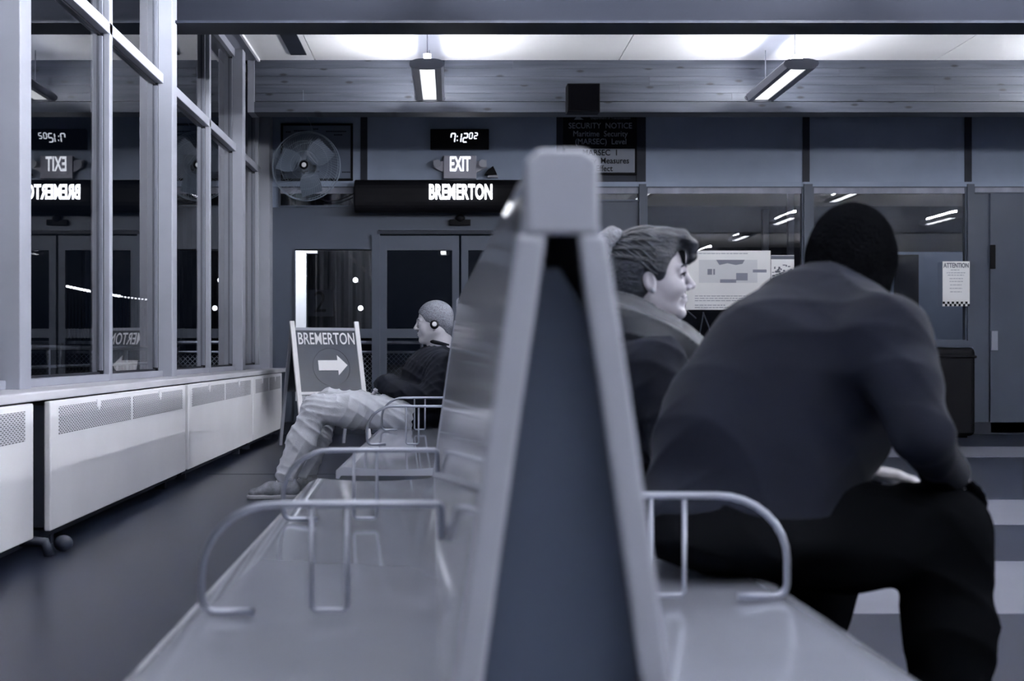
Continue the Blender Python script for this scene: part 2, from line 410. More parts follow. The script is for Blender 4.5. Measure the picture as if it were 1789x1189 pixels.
obj('beam_flange', MB().box((XG, 8.70, 2.995), (XR, 9.02, 3.012)), 'dark', bpy.data.objects['trim_2'])
t3 = tag(obj('trim_3', MB().box((XG, 2.2, 3.0), (XR, 2.42, ZC+.03)), 'wood'), kind='structure')

# ------------------------------------------------------------------ left window wall
wl = root('wall_left', (XG, 6, 0), kind='structure')
obj('apron', MB().box((XG-.08, YB, 0), (-1.83, YF, .62)), 'dark', wl)
obj('sill_board', MB().box((XG-.08, YB, .625), (-1.655, YF-.02, .662)), 'sill', wl, bevel=.006)
obj('sill_rail', MB().box((XG-.03, YB, .662), (XM+.01, YF, .70)), 'alu', wl, bevel=.004)
ZT0, ZT1 = 2.575, 2.64
obj('transom', MB().box((XG-.03, YB, ZT0), (XM+.012, YF, ZT1)), 'alu', wl, bevel=.004)
obj('head_rail', MB().box((XG-.03, YB, ZC-.08), (XM, YF, ZC)), 'alu', wl)
posts = [-5.4, -4.0, -2.6, -1.2, .2, 1.6, 3.0, 4.25, 5.65, 7.29, 8.68, 10.28, 11.58, 12.85]
for i, y in enumerate(posts):
    wide = i % 2 == 0
    hw = .075 if wide else .032; pr = .07 if wide else .012
    obj('post', MB().box((XG-.06, y-hw, .66), (XM+pr, y+hw, ZC)), 'alu', wl, bevel=.004)
obj('corner_post', MB().box((XG-.06, YF-.22, .62), (-1.80, YF, ZC)), 'alu', wl, bevel=.004)
bounds = posts+[YF-.13]
for i in range(len(bounds)-1):
    a = bounds[i]+(.075 if i % 2 == 0 else .032); c = bounds[i+1]-(.075 if (i+1) % 2 == 0 else .032)
    for (z0, z1) in ((.70, ZT0), (ZT1, ZC-.08)):
        wn[0] += 1; r = root('window_%d' % wn[0], (XG, (a+c)/2, z0), kind='structure')
        f = MB(); t = .018
        f.box((XG-.02, a, z0), (XM-.02, a+t, z1)); f.box((XG-.02, c-t, z0), (XM-.02, c, z1))
        f.box((XG-.02, a+t, z0), (XM-.035, c-t, z0+t*.7)); f.box((XG-.02, a+t, z1-t*.7), (XM-.035, c-t, z1))
        obj('gasket', f, 'gasket', r)
        g2 = MB(); g2.box((XG-.012, a+t, z0+.02), (XG+.02, a+t+.02, z1-.02)); g2.box((XG-.012, c-t-.02, z0+.02), (XG+.02, c-t, z1-.02))
        obj('sash', g2, 'alu2', r)
        obj('pane', MB().box((XG-.004, a+t+.02, z0+.012), (XG+.004, c-t-.02, z1-.012)), 'glass', r)
tag(obj('baseboard_left', MB().box((-1.83, YB, 0), (-1.80, YF-.03, .10)), 'dark'), kind='structure')

# ------------------------------------------------------------------ radiator covers
XH = -1.65
hs_lbl = ['white radiator cover cut by the left edge of the picture, before the dark gap',
          'long white radiator cover beyond the dark gap, the largest in view',
          'white radiator cover in the middle of the row, between two narrow joints',
          'short white radiator cover at the far corner behind the folding sign']
for k, (y0, y1) in enumerate(((2.5, 5.19), (5.41, 8.15), (8.24, 10.88), (10.93, 12.75))):
    r = root('radiator_cover', (-1.72, (y0+y1)/2, .07), hs_lbl[k], 'radiator cover', 'radiator covers under the window wall')
    obj('cover_body', MB().box((XH-.028, y0, .085), (XH, y1, .618)), 'heater', r, bevel=.006)
    obj('dark_inside', MB().box((-1.80, y0+.004, .10), (XH-.027, y1-.004, .60)), 'gasket', r)  # black box standing in for the dark inside of the cover
    nG = 2; pad = .11; gap = .06; wG = (y1-y0-2*pad-gap)/2
    for q in range(nG):
        a = y0+pad+q*(wG+gap)
        gr = obj('grille', MB().box((XH-.004, a, .475), (XH+.0025, a+wG, .592)), 'perf', r, origin=(XH, a, .475))
        tb = MB().box((XH, a+wG*.5-.03, .568), (XH+.006, a+wG*.5+.03, .602)); tb.box((XH, a+wG*.5-.012, .553), (XH+.007, a+wG*.5+.012, .568))
        obj('latch', tb, 'heater', r, bevel=.001)
    obj('foot_rail', MB().box((-1.79, y0+.02, .05), (-1.70, y1-.02, .086)), 'dark', r)
    for yy in (y0+.25, y1-.25): obj('foot', MB().box((-1.78, yy-.02, 0), (-1.72, yy+.02, .055)), 'dark', r)
r = root('pipe_valve', (-1.66, 5.36, 0), 'dark pipe valve on the floor in the gap between radiator covers', 'valve')
obj('pipe', MB().tube([(-1.80, 5.30, .06), (-1.70, 5.30, .06), (-1.64, 5.30, .055), (-1.62, 5.30, .0)], .022, 10), 'dark', r, smooth=True)
obj('valve_knob', MB().sphere((-1.60, 5.42, .034), (.04, .034, .034)), 'dark', r, smooth=True)

# ------------------------------------------------------------------ hanging lamps
def lamp_proto():
    r = root('hanging_lamp', (0, 0, 3.06))
    L = .68; hwd = .132; z0 = 3.06
    # body: shallow trough, rounded end caps
    pr = [(-hwd, z0+.055), (-hwd+.02, z0+.005), (-.062, z0+.012), (-.062, z0+.05), (.062, z0+.05), (.062, z0+.012), (hwd-.02, z0+.005), (hwd, z0+.055), (hwd-.01, z0+.07), (-hwd+.01, z0+.07)]
    obj('housing', MB().prism(pr, 'y', -L, L), 'alu', r)
    cp = [(-hwd-.008+.02*(1-math.cos(t))*.5*2 if False else hwd*1.06*math.cos(t)*(abs(math.cos(t))**-.35 if abs(math.cos(t)) > 1e-6 else 0), z0+.04+.043*math.sin(t)) for t in [2*PI*i/24+.001 for i in range(24)]]
    for s in (-1, 1): obj('end_cap', MB().prism(cp, 'y', s*L-.012, s*L+.012), 'alu', r)
    obj('lens', MB().box((-.058, -L+.02, z0+.016), (.058, L-.02, z0+.046)), 'tube_down', r)
    obj('uplight_tube', MB().box((-.02, -L+.03, z0+.075), (.02, L-.03, z0+.125)), 'tube_up', r)
    obj('top_shield', MB().box((-.030, -L+.02, z0+.128), (.030, L-.02, z0+.134)), 'alu', r)  # added to throw the uplight sideways and even out the ceiling
    for y in (-.5, .5): obj('hanger', MB().tube([(0, y, z0+.07), (0, y, ZC)], .004, 6), 'alu', r)
    return r
lp = lamp_proto()
lab = {(0, 0): 'left of the two hanging fluorescent lamps before the timber beam, seen end on',
       (1, 0): 'hanging fluorescent lamp at upper right, seen slanting before the timber beam'}
first = True
for yi, y in enumerate((11.1, 7.3, 3.8, 0.4, -3.4)):
    for xi, x in enumerate((-.2, 2.76, 5.72, 8.4)):
        o = lp if first else copy_tree(lp); first = False
        for ch in children(o):
            if ch.name.startswith(('lens', 'uplight')):
                ch.material_slots[0].link = 'OBJECT'
                ch.material_slots[0].material = M[('tube_down' if ch.name.startswith('lens') else 'tube_up')+('_dim' if yi == 0 else '')]
        o.location = (x, y, 3.06)
        tag(o, lab.get((xi, yi), 'hanging fluorescent lamp outside the picture, seen only as a reflection in the glass'), 'lamp', 'hanging fluorescent lamps')

# ------------------------------------------------------------------ benches
def wedge_pts(hw_b, hw_t, z0, z1):
    return None
def make_bench(loc, length, label, arms, rot, arms_r=None):
    ZS = .40; HW = .527; r = root('bench', loc, label, 'bench', 'back to back benches'); x0, y0, _ = loc
    R = Matrix.Translation(Vector(loc)) @ Matrix.Rotation(rot, 4, 'Z')
    def T(mb): mb.v = [tuple(R @ Vector(p)) for p in mb.v]; return mb
    L = length; zt = 1.004; hb, ht = .115, .029
    for s in (-1, 1):
        # dished seat slab, outer lip turned down
        nx = 14; prof = []
        for i in range(nx+1):
            t = i/nx; xx = .10+(HW-.10)*t
            zz = ZS-.012*math.sin(PI*min(1, t*1.02))**1 + (.010 if t < .06 else 0)
            if t > .93: zz = ZS-.002-.014*((t-.93)/.07)**2
            prof.append((s*xx, zz))
        prof += [(s*HW, ZS-.045), (s*(HW-.012), ZS-.047), (s*(HW-.02), ZS-.035), (s*.10, ZS-.035)]
        o = obj('seat', T(MB().prism(prof, 'y', 0, L)), 'fibre', r); smooth_angle(o, 35)
        # sloping back shell (hollow behind): convex sheet
        ins = .028
        outer = [(s*.114, .38), (s*.094, .54), (s*.061, .775), (s*(ht+.003), zt-.03)]
        inner = [(p[0]-s*.008, p[1]) for p in reversed(outer)]
        o = obj('backrest', T(MB().prism(outer+inner, 'y', .012, L-.012)), 'fibre', r); smooth_angle(o, 35)
    o = obj('top_cap', T(MB().prism([(-ht-.004, zt-.036), (-ht-.002, zt-.012), (-ht+.008, zt), (ht-.008, zt), (ht+.002, zt-.012), (ht+.004, zt-.036)], 'y', .0, L)), 'fibre', r); smooth_angle(o, 50)
    # end frames: A shape with an opening
    for yy in (0, L):
        ya, yb = (yy-.012, yy+.02) if yy == 0 else (yy-.02, yy+.012)
        ot = [(ht+.003, zt+.001), (hb+.004, .34)]
        f = MB()
        def at(zv): # outer half width at height
            P = [(ht+.004, zt-.030), (.063, .775), (.096, .54), (.117, .38)]
            for a, b_ in zip(P, P[1:]):
                if a[1] >= zv >= b_[1]: t = (a[1]-zv)/(a[1]-b_[1]); return a[0]+(b_[0]-a[0])*t
            return P[0][0] if zv > P[0][1] else P[-1][0]
        zo = .928
        f.prism([(-at(zt)-.001, zo), (-at(zt)-.001, zt-.008), (-ht+.008, zt+.003), (ht-.008, zt+.003), (at(zt)+.001, zt-.008), (at(zt)+.001, zo)], 'y', ya, yb)
        for s in (-1, 1):
            zs = [zo, .86, .78, .68, .58, .50, .38]
            po = [(s*(at(q)+.001), q) for q in zs]; pi = [(s*(at(q)-.0265 if q < zo else .0145), q) for q in reversed(zs)]
            f.prism(po+pi, 'y', ya, yb)
        o = obj('end_frame', T(f), 'fibre', r, bevel=.004)
        yc = (.035, .045) if yy == 0 else (L-.045, L-.035)
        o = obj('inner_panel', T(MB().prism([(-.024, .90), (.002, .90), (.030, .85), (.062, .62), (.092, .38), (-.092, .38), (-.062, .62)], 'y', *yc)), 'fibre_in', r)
    # arms
    for s, lst in ((-1, arms), (1, arms_r if arms_r is not None else arms)):
        for y in lst:
            h = .176; xo = .488; pts = []
            pts += [(s*(xo-.085), y, ZS+.004), (s*(xo-.03), y, ZS+.004)]
            for i in range(6): a = PI/2*i/5; pts.append((s*(xo-.022+.022*math.sin(a)), y, ZS+.026-.022*math.cos(a)))
            for i in range(9): a = PI/2*i/8; pts.append((s*(xo-.12+.12*math.cos(a)), y, ZS+.066+.11*math.sin(a)))
            pts += [(s*.110, y, ZS+h), (s*.106, y, ZS+h-.003), (s*.104, y, ZS+h-.008), (s*.103, y, ZS+.120)]
            a = obj('armrest', T(MB().tube(pts, .0062, 10)), 'steel', r, smooth=True)
            u = MB().tube([(s*.312, y, ZS+h), (s*.312, y, ZS+.012), (s*.306, y, ZS+.006), (s*.261, y, ZS+.006), (s*.255, y, ZS+.012), (s*.255, y, ZS+h)], .0042, 8)
            obj('brace_loop', T(u), 'steel', a, smooth=True)
    for y in (.5, L/2, L-.5):
        p = MB(); p.box((-.09, y-.05, 0), (.09, y+.05, .36)); p.box((-.34, y-.03, .33), (.34, y+.03, .365)); p.box((-.26, y-.035, 0), (.26, y+.035, .02))
        obj('pedestal', T(p), 'dark', r)
    return r
rot1 = math.atan(38/F)      # first bench stands slightly turned
b1 = make_bench((.121-.0165*1.22, 1.22, 0), 3.20, 'pale grey moulded bench nearest the camera, two people seated on its right side', [.90, 2.07], rot1, [1.02, 2.2])
b2 = make_bench((.098, 4.85, 0), 3.36, 'pale grey moulded bench behind the first, young man seated at its far left', [1.09, 2.21], math.radians(-.3))

# ------------------------------------------------------------------ things on and before the far wall
r = root('speaker_box', W(1018, 197, 11.9), 'black square loudspeaker box fixed on the timber beam', 'speaker')
a, c = W(990, 197, 11.85), W(1047, 148, 11.85)
obj('cabinet', MB().box((a.x, 11.78, a.z), (c.x, 11.965, c.z)), 'black', r, bevel=.006)
obj('front_cloth', MB().box((a.x+.012, 11.774, a.z+.012), (c.x-.012, 11.782, c.z-.012)), mat('speaker_cloth', (.003, .003, .004), .9, bump=.2, bscale=400, spec=0.0), r)

r = root('security_sign', (fx(1048), YF-.03, fz(305)), 'black framed security notice with pale lower card, right of the bench top', 'sign')
obj('board', MB().box((fx(983), YF-.035, fz(306)), (fx(1112), YF-.014, fz(200))), 'black', r, bevel=.003)
obj('card', MB().box((fx(987), YF-.040, fz(302)), (fx(1108), YF-.034, fz(261))), mat('card', (.17, .185, .23), .6), r)
yy = YF-.037
for t, px, py, sz, sx in (('SECURITY  NOTICE', 1048, 221, .080, .92), ('Maritime  Security', 1048, 235, .080, .92), ('(MARSEC)  Level', 1049, 248.5, .080, .92)):
    text(t, (fx(px), yy, fz(py)), sz, 'signtext', r, sx=sx)
text('Department of Transportation', (fx(1066), yy, fz(207.5)), .032, 'signtext', r)
obj('emblem', MB().prism([(fx(1002), fz(210)), (fx(1008), fz(204)), (fx(1013), fz(206)), (fx(1019), fz(210))], 'y', yy-.002, yy), 'signtext', r)
yy = YF-.042
for t, px, py in (('MARSEC  1', 1048, 268), ('Security  Measures', 1048, 282), ('in Effect', 1048, 295.5)):
    text(t, (fx(px), yy, fz(py)), .082, 'black', r, sx=.92, bold=.0012)

r = root('notice_board', (fx(556), YF-.02, fz(316)), 'framed notice board on the dark wall behind the fan', 'board')
obj('board', MB().box((fx(494), YF-.02, fz(314)), (fx(614), YF-.004, fz(219))), mat('board_face', (.075, .095, .14), .4), r)
f = MB()
for q in ((491, 617, 216, 220), (491, 617, 312, 316), (491, 495, 220, 312), (613, 617, 220, 312)): f.box((fx(q[0]), YF-.03, fz(q[3])), (fx(q[1]), YF-.004, fz(q[2])))
obj('frame', f, 'black', r, bevel=.004)
f = MB()
for (px, py, ww) in ((500, 231, 10), (514, 229, 26), (548, 226, 10), (570, 230, 36), (584, 236, 16), (598, 301, 18), (520, 300, 40)):
    for k in range(int(ww/3)): f.box((fx(px+3*k), YF-.0225, fz(py+1.2)), (fx(px+3*k+2), YF-.0205, fz(py-1)))
obj('small_print', f, 'black', r)

# clock
def seg_digits(mb, x, z, w_, h, ch, y, th, slant=.12):
    S = {'7': 'abcf'[:3]+'f', '1': 'bc', '2': 'abged', '0': 'abcdef'}
    def pt(u, v_): return (x+u+slant*v_, v_+z)
    rc = {'a': ((0, h), (w_, h)), 'b': ((w_, h/2), (w_, h)), 'c': ((w_, 0), (w_, h/2)), 'd': ((0, 0), (w_, 0)), 'e': ((0, 0), (0, h/2)), 'f': ((0, h/2), (0, h)), 'g': ((0, h/2), (w_, h/2))}
    for c in S[ch]:
        (u0, v0), (u1, v1) = rc[c]; p, q = pt(u0, v0), pt(u1, v1); g_ = th*.2
        dx, dz = q[0]-p[0], q[1]-p[1]; L = math.hypot(dx, dz); dx /= L; dz /= L
        p = (p[0]+dx*g_, p[1]+dz*g_); q = (q[0]-dx*g_, q[1]-dz*g_); nx, nz = -dz*th/2, dx*th/2
        mb.prism([(p[0]+nx, p[1]+nz), (q[0]+nx, q[1]+nz), (q[0]-nx, q[1]-nz), (p[0]-nx, p[1]-nz)], 'y', y-.002, y)
r = root('digital_clock', (fx(802), YF-.03, fz(262)), 'black wall clock with glowing white digits above the exit sign', 'clock')
obj('case', MB().box((fx(752), YF-.07, fz(262)), (fx(854), YF, fz(227))), 'black', r, bevel=.006)
yy = YF-.0715
for px, pz, w_, h_, ch, th in ((787, 250, .040, .085, '7', .012), (798.5, 250, .036, .085, '1', .012), (808.5, 250, .040, .085, '2', .012), (819.5, 244, .028, .056, '0', .009), (828, 244, .028, .056, '2', .009)):
    f = MB(); seg_digits(f, fx(px), fz(pz), w_, h_, ch, yy, th); tag(obj('digit', f, 'digit', r), kind='stuff')
for pz in (247, 240): obj('colon_dot', MB().box((fx(798), yy-.002, fz(pz)-.006), (fx(799.8), yy, fz(pz)+.006)), 'digit', r)

r = root('exit_sign', (fx(803), YF-.03, fz(313)), 'pale grey exit sign with glowing letters and two lamp heads', 'sign')
obj('housing', MB().box((fx(775), YF-.06, fz(313)), (fx(832), YF, fz(273))), 'exit_body', r, bevel=.006)
text('EXIT', (fx(803.5), YF-.062, fz(289)), .205, 'exit', r, sx=.50, bold=.004)
for s, px in ((-1, 766), (1, 841)):
    obj('bracket', MB().prism([(fx(775 if s < 0 else 832), fz(283)), (fx(px+s*9), fz(280)), (fx(px+s*9), fz(293)), (fx(775 if s < 0 else 832), fz(302))], 'y', YF-.045, YF-.01), 'exit_body', r)
    h = MB().tube([(fx(px), YF-.03, fz(287)), (fx(px+s*2), YF-.10, fz(288))], [.022, .040], 14)
    obj('lamp_head', h, 'alu', r, smooth=False)
r = root('wall_camera', (fx(862), YF-.03, fz(308)), 'small black device with a pointed hood right of the exit sign', 'camera')
obj('hood', MB().prism([(fx(846), fz(307)), (fx(852), fz(299)), (fx(861), fz(292)), (fx(868), fz(307))], 'y', YF-.10, YF-.01), 'black', r, bevel=.003)
obj('base', MB().box((fx(852), YF-.06, fz(311)), (fx(870), YF, fz(307))), 'alu', r)

r = root('led_display', (fx(765), YF-.1, fz(375)), 'long black display box with glowing BREMERTON lettering over the doors', 'display')
hz = (fz(318)-fz(375))/2; zc_ = fz(346.5)
cp = [(YF-.17+.115*math.cos(t)*(.0+1), zc_+hz*math.copysign(abs(math.sin(t))**.6, math.sin(t))) for t in [2*PI*i/28 for i in range(28)]]
obj('case', MB().prism(cp, 'x', fx(622), fx(915)), 'black', r, bevel=.012)
obj('end_bracket', MB().box((fx(640), YF-.08, fz(330)), (fx(655), YF-.02, fz(316))), 'black', r)
text('BREMERTON', (fx(804.5), YF-.295, fz(342.5)), .200, 'led', r, sx=.53, bold=.006, extr=.006, spacing=1.04)
r = root('motion_sensor', (fx(803), YF-.04, fz(394)), 'small black motion sensor above the double doors', 'sensor')
obj('case', MB().box((fx(785), YF-.05, fz(394)), (fx(822), YF, fz(384))), 'black', r, bevel=.006)
obj('dome', MB().sphere((fx(804), YF-.03, fz(382)), (.05, .04, .04)), 'black', r, smooth=True)

# fan
FC = W(535, 290, 12.75); FRr = .335
r = root('wall_fan', FC, 'round wire cage wall fan hanging before the notice board', 'fan')
cg = MB()
tilt = Matrix.Translation(FC) @ Matrix.Rotation(math.radians(-8), 4, 'Z') @ Matrix.Rotation(math.radians(90), 4, 'X')
def tp(x, y, z): return tuple(tilt @ Vector((x, y, z)))
for rr, zz, rad in ((FRr, 0, .0055), (FRr*.97, .045, .003), (FRr*.7, .075, .0018), (FRr*.4, .088, .0018), (FRr*.98, -.045, .003), (FRr*.7, -.07, .0018)):
    cg.tube([tp(rr*math.cos(2*PI*i/48), rr*math.sin(2*PI*i/48), zz) for i in range(48)], rad, 5, closed=True)
for i in range(72):
    a = 2*PI*i/72; tw = .5
    for sg in (1, -1):
        cg.tube([tp((FRr*q)*math.cos(a+tw*(1-q)), (FRr*q)*math.sin(a+tw*(1-q)), sg*.088*(1-q**3)) for q in (.13, .4, .7, .93, 1)], .0011, 3, cap=False)
tag(obj('cage', cg, 'wire', r), kind='stuff')
for k in range(3):
    a0 = math.radians(28+120*k+15); bl = []
    for i in range(9):
        t = i/8; rr = .05+.25*t; hw_ = math.radians(10+14*math.sin(PI*min(1, t*1.15)*.62))*(.35/ max(rr, .12))*.8
        bl.append((rr, hw_))
    mb = MB(); n0 = len(mb.v)
    for (rr, hw_) in bl:
        for sgn in (-1, 1):
            for th_ in (-.002, .002): mb.v.append(tp(rr*math.cos(a0+sgn*hw_), rr*math.sin(a0+sgn*hw_), sgn*.03+th_))
    for i in range(8):
        b0 = i*4; c0 = b0+4
        mb.f += [(b0, b0+2, c0+2, c0), (b0+1, c0+1, c0+3, b0+3), (b0, c0, c0+1, b0+1), (b0+2, b0+3, c0+3, c0+2)]
    mb.f += [(0, 1, 3, 2), (32, 34, 35, 33)]
    obj('blade', mb, 'blade', r)
obj('hub', MB().tube([tp(0, 0, -.06), tp(0, 0, .07), tp(0, 0, .09)], [.055, .055, .03], 16), 'black', r)
obj('hub_cap', MB().tube([tp(0, 0, .089), tp(0, 0, .096)], [.024, .018], 16), 'white', r)
obj('motor', MB().tube([tp(0, 0, -.06), tp(0, 0, -.20)], [.08, .06], 16), 'black', r)
obj('wall_arm', MB().tube([tp(0, 0, -.2), (FC.x, 13.0, FC.z), (FC.x+.03, YF, FC.z-.05)], .018, 8), 'black', r)
obj('hanging_cord', MB().tube([(FC.x+.06, 12.75, FC.z+.32), (FC.x+.06, 12.6, 3.0), (FC.x+.06, 11.98, 3.02), (FC.x+.06, 11.96, 3.2)], .0022, 5), 'wire', r)
r = root('fan_cable', W(600, 330, 13.15), 'black cable drooping from the fan to the display box', 'cable')
obj('cable', MB().tube([W(px, py, 13.1) for px, py in ((555, 345), (572, 351), (590, 350), (608, 343), (622, 336), (636, 330))], .006, 6), 'black', r, smooth=True)

# folding sign
SO = Vector((fx(0), 0, 0))
sp = W(567, 700, 11.5)
r = root('folding_sign', (sp.x, 11.5, 0), 'folding floor sign reading BREMERTON with a white right arrow', 'sign')
yaw = math.radians(27); H = 1.06; spread = .30; hwid = .30
Rz = Matrix.Translation((sp.x-.0, 11.5, 0)) @ Matrix.Rotation(yaw, 4, 'Z')
Tl = math.atan(spread/H)
Fr = Rz @ Matrix.Translation((0, 0, H)) @ Matrix.Rotation(-Tl, 4, 'X')    # front plane: local z down the board
Bk = Rz @ Matrix.Translation((0, 0.01, H)) @ Matrix.Rotation(Tl*.95, 4, 'X')
LL = H/math.cos(Tl)
for s in (-1, 1):
    obj('front_leg', MB().box((s*hwid-.022, -.014, -LL), (s*hwid+.022, .010, .03), Fr), 'white', r, bevel=.006)
    obj('back_leg', MB().box((s*hwid-.014, -.008, -LL), (s*hwid+.014, .012, -.01), Bk), 'alu', r, bevel=.004)
obj('top_rail', MB().box((-hwid, -.010, -.055), (hwid, .004, -.030), Fr), 'alu', r)
obj('bottom_rail', MB().box((-hwid, -.016, -.63), (hwid, .004, -.605), Fr), 'white', r)
obj('sign_panel', MB().box((-hwid+.02, -.008, -.605), (hwid-.02, .002, -.055), Fr), 'signboard', r)
obj('back_panel', MB().box((-hwid+.02, -.002, -.605), (hwid-.02, .008, -.055), Bk), 'signboard', r)
me = text_mesh('BREMERTON', .150, .0015, .62, bold=.001)
me.transform(Fr @ Matrix.Translation((0, -.011, -.135))); me.transform(Matrix.Translation((-sp.x, -11.5, 0)))
obj('lettering', me, 'white', r, origin=(sp.x, 11.5, 0))
ar = [(-.12, -.045), (.06, -.045), (.06, -.09), (.15, 0), (.06, .09), (.06, .045), (-.12, .045)]
obj('arrow', MB().prism([(x+.02, z-.37) for x, z in ar], 'y', -.013, -.009, Fr), 'white', r)
ci = MB().tube([tuple(Fr @ Vector((.02+.17*math.cos(2*PI*i/40), -.009, -.385+.17*math.sin(2*PI*i/40)))) for i in range(40)], .002, 5, closed=True)
obj('ring_reflection', ci, 'dark', r)  # circle outline models a reflection on the sign panel

# posters on the far windows
r = root('map_poster', (fx(1271), YF-.03, fz(541)), 'large white poster with a grey map taped on the window', 'poster')
obj('sheet', MB().box((fx(1197), YF-.028, fz(541)), (fx(1345), YF-.024, fz(438))), 'pap', r)
f = MB(); f2 = MB()
def pr(mb, a, b_, c, d, y=YF-.0295): mb.box((fx(a), y-.001, fz(d)), (fx(b_), y+.001, fz(c)))
mm = MB()
mm.prism([(fx(1250), fz(454)), (fx(1300), fz(454)), (fx(1296), fz(461)), (fx(1284), fz(463)), (fx(1270), fz(460)), (fx(1256), fz(463))], 'y', YF-.0305, YF-.0285)
pr(mm, 1235, 1243, 470, 480); pr(mm, 1245, 1248, 470, 480); pr(mm, 1285, 1305, 477, 490); pr(mm, 1257, 1285, 488, 494); pr(mm, 1314, 1338, 471, 476)
obj('map_blocks', mm, mat('map_grey', (.22, .23, .29), .7), r)
mm = MB(); pr(mm, 1220, 1322, 454, 494, YF-.0285); obj('map_ground', mm, mat('map_pale', (.74, .75, .78), .7), r)
mm = MB()
random.seed(3)
for py, a0, a1 in ((443, 1214, 1305), (517, 1213, 1340), (521, 1213, 1318), (525, 1213, 1338), (533, 1213, 1266), (537, 1213, 1280)):
    x = a0
    while x < a1: wd = random.uniform(3, 9); pr(mm, x, min(x+wd, a1), py-.6, py+.7); x += wd+1.3
obj('small_print', mm, 'ink2', r)
r = root('photo_poster', (fx(1366), YF-.03, fz(500)), 'small black and white picture sheet right of the map poster', 'poster')
obj('sheet', MB().box((fx(1346), YF-.030, fz(500)), (fx(1386), YF-.026, fz(446))), 'pap', r)
mm = MB(); mm2 = MB()
for k in range(46):
    x = random.uniform(1347, 1380); y = random.uniform(462, 494); pr(mm, x, x+random.uniform(2, 6), y, y+random.uniform(1, 4), YF-.0315)
pr(mm, 1346, 1386, 447, 453, YF-.0315)
obj('picture_print', mm, 'ink', r)
r = root('attention_poster', (fx(1666), YF-.03, fz(535)), 'white ATTENTION notice with a chequered lower border on the right window', 'poster')
obj('sheet', MB().box((fx(1643), YF-.060, fz(535)), (fx(1690), YF-.056, fz(457))), 'pap', r)
text('ATTENTION', (fx(1666.5), YF-.062, fz(464.5)), .066, 'ink', r, sx=.68, bold=.0012)
mm = MB()
for py, a0, a1 in ((472, 1657, 1672), (477, 1650, 1682), (481, 1652, 1680), (487, 1655, 1678), (492, 1655, 1678), (498, 1656, 1676), (504, 1655, 1677), (510, 1656, 1676)):
    x = a0
    while x < a1: wd = random.uniform(2, 6); pr(mm, x, min(x+wd, a1), py-.5, py+.5, YF-.0615); x += wd+1.2
obj('small_print', mm, 'ink2', r)
mm = MB()
for i in range(12):
    for j in range(2):
        if (i+j) % 2 == 0: pr(mm, 1643+i*3.92, 1643+(i+1)*3.92, 527+j*4, 531+j*4, YF-.0615)
obj('chequered_border', mm, 'black', r)

# dark box under the right window
a, c = W(1560, 742, 12.6), W(1702, 607, 12.6)
r = root('dark_bin', ((a.x+c.x)/2, 12.75, 0), 'large black rounded box standing under the window with the ATTENTION notice', 'bin')
obj('body', MB().box((a.x, 12.55, .02), (c.x, 13.05, c.z)), 'black', r, bevel=.05, seg=4)
obj('lid_rim', MB().box((a.x-.01, 12.54, c.z-.10), (c.x+.006, 13.06, c.z-.075)), 'black', r, bevel=.01)
obj('plinth', MB().box((a.x+.06, 12.62, 0), (c.x-.06, 13.0, .03)), 'black', r)

# ------------------------------------------------------------------ beyond the glass
gd = tag(obj('ground', MB().box((-60, YF+.1, -.14), (40, 90, -.02)), 'ground'), 'dark asphalt ground outside beyond the doors', 'ground', kind='structure')
gl = tag(obj('ground', MB().box((-60, -10, -.14), (XG-.1, YF+.1, -.02)), 'ground'), kind='structure')
cw = MB(); x = -3.3; YO = 15.9; pts = []
while x < -.95:
    pts += [(x, YO), (x+.05, YO-.03), (x+.10, YO-.03), (x+.15, YO)]; x += .2
poly = pts+[(x, YO+.06), (-3.3, YO+.06)]
cw.prism(poly, 'z', -.02, 3.2)
r = tag(obj('corrugated_wall', cw, 'outwall'), 'dark corrugated metal wall outside behind the left door glass', 'wall')
r = root('gate_placard', W(562, 555, 15.8), 'dim square placard with number 2 on the corrugated wall outside', 'sign')
a, c = W(537, 552, 15.8), W(582, 506, 15.8)
obj('plate', MB().box((a.x, 15.80, a.z), (c.x, 15.84, c.z)), mat('placard', (.045, .05, .07), .5, spec=.2), r)
text('2', ((a.x+c.x)/2, 15.797, (a.z+c.z)/2), .36, 'black', r, sx=.9)
a, c = W(516, 600, 14.4), W(535, 437, 14.4)
r = root('white_column', ((a.x+c.x)/2, 14.4, -.02), 'white lit column outside left of the corrugated wall', 'column')
obj('shaft', MB().box((a.x, 14.4, -.02), (c.x, 14.55, 2.6)), 'white', r)
obj('bracket', MB().box((c.x, 14.42, c.z-.03), (c.x+.12, 14.52, c.z+.02)), 'white', r)
# unseen spot added overhead to light the column
L_ = bpy.data.lights.new('column_fill_light', 'SPOT'); L_.energy = 230; L_.spot_size = math.radians(40); L_.shadow_soft_size = .1; L_.color = (.9, .94, 1)
lo_ = bpy.data.objects.new('column_fill_light', L_); COL.objects.link(lo_); lo_.location = (a.x+.03, 13.62, 2.95)
dv = Vector((a.x+.03, 14.4, 1.1))-Vector(lo_.location); lo_.rotation_euler = dv.to_track_quat('-Z', 'Y').to_euler()
tag(lo_, 'unseen spot added over the doors to light the white column', 'lamp')
for i, (px, py, lb) in enumerate(((621, 489, 'upper of two bright round yard lamps seen through the door glass'), (630, 538, 'lower of two bright round yard lamps seen through the door glass'))):
    p = W(px, py, 15.5); r = root('yard_lamp', p, lb, 'lamp', 'yard lamps outside the doors')
    obj('bulb', MB().sphere(p, .030), 'lampw', r, smooth=True)
    obj('holder', MB().tube([p+Vector((0, .02, 0)), p+Vector((0, .40, 0))], .014, 8), 'dark', r)
